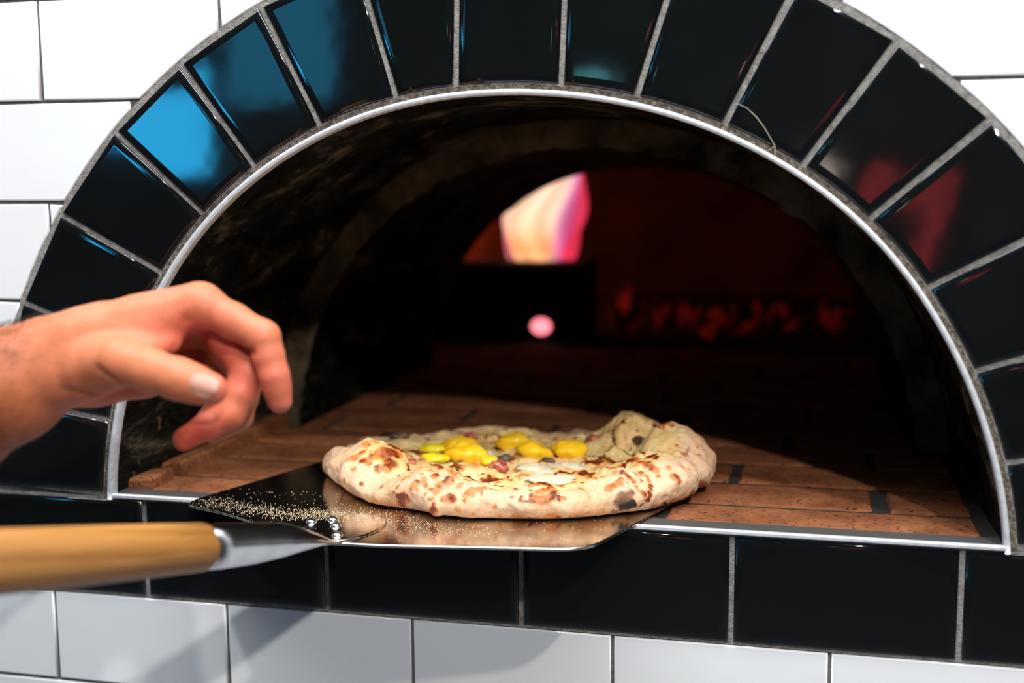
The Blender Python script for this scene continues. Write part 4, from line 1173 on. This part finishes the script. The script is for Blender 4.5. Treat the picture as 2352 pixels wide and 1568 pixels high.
def build_hand():
    st = 0.00135
    lo = hp(-860, 1500, -88); hi = hp(720, 610, 62)
    lo, hi = np.minimum(lo, hi), np.maximum(lo, hi)
    ax_ = [np.arange(lo[i], hi[i], st, dtype=np.float32) for i in range(3)]
    shp = tuple(len(a) for a in ax_)
    BIG = 0.05

    def cone(D, a, b, ra, rb, k, sub=False):
        pad = max(ra, rb) + 0.03
        mn = np.minimum(a, b) - pad; mx = np.maximum(a, b) + pad
        sl = tuple(slice(max(0, int((mn[i] - lo[i]) / st)), max(0, min(shp[i], int((mx[i] - lo[i]) / st) + 2))) for i in range(3))
        X = ax_[0][sl[0]][:, None, None]; Y = ax_[1][sl[1]][None, :, None]; Z = ax_[2][sl[2]][None, None, :]
        ab = b - a; L2 = float(ab @ ab) + 1e-12
        t = np.clip(((X - a[0]) * ab[0] + (Y - a[1]) * ab[1] + (Z - a[2]) * ab[2]) / L2, 0, 1)
        t2 = t * t * (3 - 2 * t) * 0.5 + t * 0.5
        dd = np.sqrt((X - a[0] - t * ab[0]) ** 2 + (Y - a[1] - t * ab[1]) ** 2 + (Z - a[2] - t * ab[2]) ** 2) - (ra + (rb - ra) * t2)
        if sub: D[sl] = -smin(-D[sl], dd, k)
        elif isinstance(k, tuple):
            c, k0, k1, s_ = k
            kk = k1 + (k0 - k1) * np.exp(-((X - c[0]) ** 2 + (Y - c[1]) ** 2 + (Z - c[2]) ** 2) / s_ ** 2)
            D[sl] = smin(D[sl], dd, kk)
        else: D[sl] = smin(D[sl], dd, k)
    r = lambda px: px * KPX
    D = np.full(shp, BIG, np.float32)
    # forearm and wrist
    cone(D, hp(-660, 1220, -10), hp(-400, 1090, -8), r(172), r(165), 0.010)
    cone(D, hp(-400, 1090, -8), hp(-150, 965, -8), r(165), r(150), 0.010)
    cone(D, hp(-150, 965, -8), hp(10, 885, -8), r(150), r(128), 0.012)
    cone(D, hp(10, 885, -8), hp(105, 832, -10), r(124), r(100), 0.012)
    cone(D, hp(60, 860, -32), hp(150, 830, -34), r(92), r(80), 0.012)
    # metacarpals
    cone(D, hp(105, 832, -10), hp(230, 785, -8), r(96), r(80), 0.012)
    cone(D, hp(200, 785, -4), hp(462, 701, 0), r(78), r(42), 0.012)
    cone(D, hp(325, 740, -2), hp(445, 703, 0), r(60), r(47), 0.010)
    cone(D, hp(200, 790, -22), hp(452, 716, -22), r(78), r(42), 0.010)
    cone(D, hp(190, 800, -40), hp(430, 742, -42), r(74), r(40), 0.010)
    cone(D, hp(180, 815, -54), hp(395, 768, -60), r(66), r(36), 0.010)
    # heel of the palm and thenar mass
    cone(D, hp(165, 868, 2), hp(300, 838, 14), r(62), r(50), 0.010)
    cone(D, hp(195, 876, -18), hp(300, 862, -26), r(64), r(52), 0.009)
    cone(D, hp(300, 862, -28), hp(385, 842, -44), r(48), r(40), 0.009)
    # web between thumb and index
    cone(D, hp(300, 800, 10), hp(398, 745, 2), r(40), r(26), 0.010)
    cone(D, hp(330, 815, 14), hp(402, 790, 8), r(36), r(20), 0.008)
    palm = D
    fingers = {
        'index': [(468, 700, 0, 42), (608, 775, 5, 38), (634, 862, 6, 33), (645, 920, 3, 28)],
        'middle': [(455, 716, -22, 43), (566, 855, -6, 40), (528, 950, 0, 34), (433, 1006, 8, 27)],
        'ring': [(430, 742, -42, 40), (545, 868, -30, 37), (528, 962, -24, 32), (470, 998, -18, 26)],
        'little': [(395, 768, -60, 36), (480, 870, -54, 33), (470, 935, -50, 28), (430, 970, -46, 23)],
        'thumb': [(225, 840, 10, 58), (305, 828, 24, 50), (443, 866, 33, 45), (513, 889, 32, 37)],
    }
    for nme, ch in fingers.items():
        c0 = hp(*ch[0][:3]); s_ = 0.020 if nme != 'thumb' else 0.030
        Fd = np.full(shp, BIG, np.float32)
        for (u1, v1, z1, r1), (u2, v2, z2, r2) in zip(ch[:-1], ch[1:]):
            # slightly waisted phalanges: thick at joints
            a, b = hp(u1, v1, z1), hp(u2, v2, z2); m_ = (a + b) / 2
            rm = (r(r1) + r(r2)) / 2 * (0.985 if nme != 'thumb' else 0.985)
            cone(Fd, a, m_, r(r1), rm, 0.004); cone(Fd, m_, b, rm, r(r2), 0.004)
        box_ = np.where(Fd < BIG * 0.9)
        X = ax_[0][:, None, None]; Y = ax_[1][None, :, None]; Z = ax_[2][None, None, :]
        g = np.exp(-((X - c0[0]) ** 2 + (Y - c0[1]) ** 2 + (Z - c0[2]) ** 2) / s_ ** 2)
        D = smin(D, Fd, (0.0012 + (0.011 - 0.0012) * g).astype(np.float32))
    # creases: thumb base, thenar fold, finger folds, palm lines
    for a, b, ra in ((hp(262, 842, 36), hp(330, 884, 32), 0.0018), (hp(170, 898, 20), hp(300, 912, 14), 0.0022), (hp(592, 812, 16), hp(578, 800, 4), 0.0014),
                     (hp(440, 735, 14), hp(415, 800, 12), 0.0016), (hp(462, 745, 14), hp(445, 800, 8), 0.0014), (hp(120, 900, 24), hp(160, 915, 18), 0.0022), (hp(110, 850, 30), hp(150, 905, 26), 0.0018)):
        cone(D, a, b, ra, ra * 0.7, 0.003, sub=True)
    # ---- surface nets
    S = D < 0
    nx, ny, nz = shp
    cs = S[:-1, :-1, :-1].astype(np.int8)
    cnt = np.zeros((nx - 1, ny - 1, nz - 1), np.int8)
    for i in (0, 1):
        for j in (0, 1):
            for k in (0, 1): cnt += S[i:nx - 1 + i, j:ny - 1 + j, k:nz - 1 + k]
    act = np.argwhere((cnt > 0) & (cnt < 8)); ids = np.full(cnt.shape, -1, np.int64); ids[tuple(act.T)] = np.arange(len(act))
    acc = np.zeros((len(act), 3)); num = np.zeros(len(act))
    cor = [(i, j, k) for i in (0, 1) for j in (0, 1) for k in (0, 1)]
    for a in cor:
        for ax2 in range(3):
            if a[ax2]: continue
            b = list(a); b[ax2] = 1
            va = D[tuple((act + a).T)]; vb = D[tuple((act + b).T)]
            mk = (va < 0) != (vb < 0); t = np.where(mk, va / np.where(mk, va - vb, 1), 0)
            p = np.array(a, float) + 0 * acc; p[:, ax2] += t
            acc[mk] += p[mk]; num[mk] += 1
    V = (act + acc / num[:, None]) * st + np.array([a[0] for a in ax_])
    Q = []
    for ax2 in range(3):
        o1, o2 = [(1, 2), (2, 0), (0, 1)][ax2]
        A = S; Bv = np.roll(S, -1, ax2)
        sl = [slice(1, n - 1) for n in shp]; 
        E_ = np.argwhere(A[tuple(sl)] != Bv[tuple(sl)]) + 1
        inside = A[tuple(E_.T)]
        def cid(d1, d2):
            q = E_.copy(); q[:, o1] -= d1; q[:, o2] -= d2; return ids[tuple(q.T)]
        f = np.stack([cid(0, 0), cid(1, 0), cid(1, 1), cid(0, 1)], 1)
        f = np.where(inside[:, None], f, f[:, ::-1]); Q.append(f[(f >= 0).all(1)])
    Q = np.concatenate(Q)
    # light smoothing
    e0 = np.concatenate([Q[:, [0, 1]], Q[:, [1, 2]], Q[:, [2, 3]], Q[:, [3, 0]]]); e0 = np.concatenate([e0, e0[:, ::-1]])
    deg = np.bincount(e0[:, 0], minlength=len(V))[:, None]
    for lam in (0.5, -0.48, 0.5, -0.48, 0.5, -0.48, 0.5, -0.48):
        sm = np.stack([np.bincount(e0[:, 0], weights=V[e0[:, 1], i], minlength=len(V)) for i in range(3)], 1) / np.maximum(deg, 1)
        V = V + lam * (sm - V)
    # object frame: x right, y up, z towards the viewer
    cpos = (-0.16921, -0.19114, 1.24035); ex, ey, ez = (0.97195, 0.23506, -0.00747), (-0.02335, 0.12806, 0.99149), (0.23401, -0.96351, 0.12995)
    mw = Matrix.Identity(4)
    for i in range(3): mw[i][0] = ex[i]; mw[i][1] = ey[i]; mw[i][2] = ez[i]; mw[i][3] = cpos[i]
    root = empty('person'); root.matrix_world = mw
    tag(root, 'bare left forearm and relaxed curled hand reaching past the oven mouth', 'person')
    o = fast_obj('hand', V, Q, M['skin'], root)
    # vertex colouring: pinker palm side, finger tips and knuckles, browner hairy forearm
    base = srgb(190, 114, 80); pink = srgb(204, 106, 86); brown = srgb(146, 78, 40); red = srgb(190, 62, 52)
    C = np.tile(base, (len(V), 1))
    def near(p, s): return np.exp(-np.sum((V - p) ** 2, 1) / s ** 2)
    arm = sstep(hp(190, 0)[0], hp(20, 0)[0], V[:, 0])[:, None]
    mot = (0.75 + 0.25 * fbm(V * 120, 3, 300))[:, None]
    C = C * (1 - arm * 0.85 * mot) + brown * arm * 0.85 * mot
    pk = np.clip(1.0 * near(hp(645, 915, 3), 0.020) + near(hp(608, 850, 10), 0.018) * 0.7 + near(hp(430, 775, 0), 0.026) + near(hp(560, 830, 0), 0.018) * 0.8
                 + near(hp(230, 905, 0), 0.022) * 0.8 + near(hp(370, 880, -20), 0.02) * 0.8 + near(hp(535, 905, 34), 0.012), 0, 1)[:, None]
    C = C * (1 - 0.8 * pk) + pink * 0.8 * pk
    rd = np.clip(near(hp(445, 995, 8), 0.020) * 1.1 + near(hp(520, 965, 0), 0.010) * 0.5 + near(hp(470, 800, -10), 0.022) * 0.7, 0, 1)[:, None]
    C = C * (1 - 0.75 * rd) + red * 0.75 * rd
    set_color(o, 'tone', C)
    # thumb nail
    a, b = hp(470, 876, 33), hp(522, 893, 32); axd = (b - a) / np.linalg.norm(b - a)
    nrm = np.array([-0.05, 0.34, 0.94]); nrm -= axd * (nrm @ axd); nrm /= np.linalg.norm(nrm); bi = np.cross(axd, nrm)
    nu, nv = 15, 11; G = []
    for i in range(nu):
        s = -1 + 2 * i / (nu - 1)
        for j in range(nv):
            t = -1 + 2 * j / (nv - 1)
            q = t * math.sqrt(max(0, 1 - 0.55 * abs(s) ** 3)); ll = s * (1 - 0.18 * abs(t) ** 3)
            rad = r(40.0 - 2.5 * s)
            al = q * 0.0074 / rad
            G.append(a + (b - a) * 0.62 + axd * ll * 0.0084 + rad * (math.cos(al) * nrm + math.sin(al) * bi) + nrm * (0.0006 - 0.0012 * (abs(t) ** 4) - 0.0008 * max(0, -s) ** 4))
    G = np.array(G); top = G + nrm * 0.0003; V2 = np.concatenate([top, G - nrm * 0.0014]); F = []
    n = nu * nv
    for i in range(nu - 1):
        for j in range(nv - 1):
            k = i * nv + j; F.append((k, k + nv, k + nv + 1, k + 1)); F.append((n + k, n + k + 1, n + k + nv + 1, n + k + nv))
    rim = [i * nv for i in range(nu)] + [(nu - 1) * nv + j for j in range(1, nv)] + [i * nv + nv - 1 for i in range(nu - 2, -1, -1)] + [j for j in range(nv - 2, 0, -1)]
    for p, q in zip(rim, rim[1:] + rim[:1]): F.append((p, q, q + n, p + n))
    nl = mesh_obj('thumb_nail', V2, F, M['nail'], root); nl['label'] = 'pale pink thumb nail'
    # dark hairs on the forearm
    me = o.data; NV = np.zeros(len(V) * 3, np.float32); me.vertices.foreach_get('normal', NV); NV = NV.reshape(-1, 3)
    cand = np.where((V[:, 0] < hp(150, 0)[0]) & (V[:, 0] > hp(-200, 0)[0]) & (NV[:, 2] > -0.35))[0]
    prob = np.clip(sstep(hp(150, 0)[0], hp(-20, 0)[0], V[cand, 0]), 0.03, 1) * (0.35 + 0.65 * (NV[cand, 1] > 0.2)); prob /= prob.sum()
    pick = rng.choice(cand, 950, replace=False, p=prob)
    HV = []; HF = []
    for i in pick:
        p = V[i]; nn = NV[i]; L = rng.uniform(0.006, 0.013)
        g = np.array([0.75, 0.28, 0.0]) + rng.normal(0, 0.35, 3); g -= nn * (g @ nn); g /= np.linalg.norm(g)
        sd = np.cross(nn, g); k = len(HV)
        for m_ in range(4):
            t = m_ / 3; q = p - nn * 0.0003 + g * L * t * (0.75 + 0.2 * t) + nn * L * (0.55 * t - 0.25 * t * t)
            w_ = 0.00011 * (1 - 0.75 * t)
            HV += [q + sd * w_, q - sd * w_ * 0.5 + nn * w_, q - sd * w_ * 0.5 - nn * w_]
        for m_ in range(3):
            for e in range(3): HF.append((k + 3 * m_ + e, k + 3 * m_ + (e + 1) % 3, k + 3 * m_ + 3 + (e + 1) % 3, k + 3 * m_ + 3 + e))
    hr = fast_obj('arm_hair', np.array(HV), np.array(HF), M['hair'], root); hr['kind'] = 'stuff'; hr['label'] = 'dark hair on the forearm'


build_hand()

# ------------------------------------------------------------------ the rest of the room, seen mirrored in the glossy tiles
def window(name, x0, x1, z0, z1, pane, label):
    y = -3.6
    V, F = box_vf(x0 - 0.05, x1 + 0.05, y, y + 0.03, z0 - 0.05, z1 + 0.05)
    o = mesh_obj(name, V, F, M['iron'], None, False); tag(o, label, kind='structure')
    V, F = box_vf(x0, x1, y + 0.03, y + 0.036, z0, z1); mesh_obj('pane', V, F, pane, o, False)
    return o


window('window_1', -2.56, -2.08, 1.42, 1.80, M['blue_pane'], 'bright blue window mirrored in one left arch tile')
window('window_2', -2.00, -1.55, 1.66, 2.12, M['dim_pane'], 'dim blue window right of the bright one')

# red glowing sign of three strokes, mirrored in the right arch tiles
def stroke(V, F, a, b, w_):
    a, b = np.array(a), np.array(b); d = (b - a) / np.linalg.norm(b - a); n = np.array([-d[1], d[0]]) * w_ / 2; k = len(V)
    for y in (-3.56, -3.52):
        for q in (a - n, b - n, b + n, a + n): V.append((q[0], y, q[1]))
    F += [(k, k + 1, k + 2, k + 3), (k + 7, k + 6, k + 5, k + 4), (k, k + 4, k + 5, k + 1), (k + 1, k + 5, k + 6, k + 2), (k + 2, k + 6, k + 7, k + 3), (k + 3, k + 7, k + 4, k)]


sign = tag(empty('lit_sign', (0, 0, 0)), 'red glowing sign mirrored in the two right arch tiles', 'sign')
V, F = box_vf(0.30, 0.74, -3.6, -3.56, 0.98, 1.46); mesh_obj('sign_board', V, F, M['iron'], sign, False)
for a, b, w_ in (((0.36, 1.17), (0.47, 1.40), 0.085), ((0.52, 1.26), (0.67, 1.37), 0.07), ((0.645, 1.36), (0.575, 1.02), 0.075)):
    V, F = [], []; stroke(V, F, a, b, w_); mesh_obj('sign_stroke', V, F, M['red_neon'], sign, False)


def pendant(x, y, z, rx, rz, mat, label):
    root = tag(empty('pendant_lamp', (x, y, z)), label, 'lamp', 'pendant lamps behind the camera')
    V = []; F = []; n1, n2 = 20, 12
    for j in range(n2 + 1):
        ph = math.pi * j / n2 - math.pi / 2
        for i in range(n1):
            a = 2 * math.pi * i / n1; V.append((rx * math.cos(a) * math.cos(ph), rx * math.sin(a) * math.cos(ph), rz * math.sin(ph)))
    F = [(j * n1 + i, j * n1 + (i + 1) % n1, (j + 1) * n1 + (i + 1) % n1, (j + 1) * n1 + i) for j in range(n2) for i in range(n1)]
    mesh_obj('globe', V, F, mat, root)
    V, F = box_vf(-0.004, 0.004, -0.004, 0.004, rz * 0.98, 2.8 - z); mesh_obj('cord', V, F, M['iron'], root, False)


pendant(0.246, -3.2, 1.378, 0.045, 0.05, M['globe_warm'], 'small warm globe lamp mirrored right of the arch crown')
pendant(-0.50, -3.2, 1.675, 0.070, 0.030, M['globe'], 'flat teal globe lamp mirrored at the arch crown')

# unseen blocker added to darken part of the bright window's reflection
blocker = tag(empty('blocker_cabinet', (-1.87, -3.3, 0.0)), 'added dark box blocking part of the mirrored blue window', 'blocker_cabinet')
V, F = box_vf(-0.22, 0.22, -0.18, 0.18, 0.0, 1.45); cb_ = mesh_obj('body', V, F, M['iron'], blocker, False)
for sx in (-1, 1):
    V, F = box_vf(sx * 0.11 - 0.10, sx * 0.11 + 0.10, 0.18, 0.195, 0.06, 1.41); d_ = mesh_obj('door', V, F, M['iron'], blocker, False)
    V, F = box_vf(sx * 0.02 - 0.006, sx * 0.02 + 0.006, 0.195, 0.215, 0.75, 0.9); mesh_obj('handle', V, F, M['dark_steel'], d_, False)
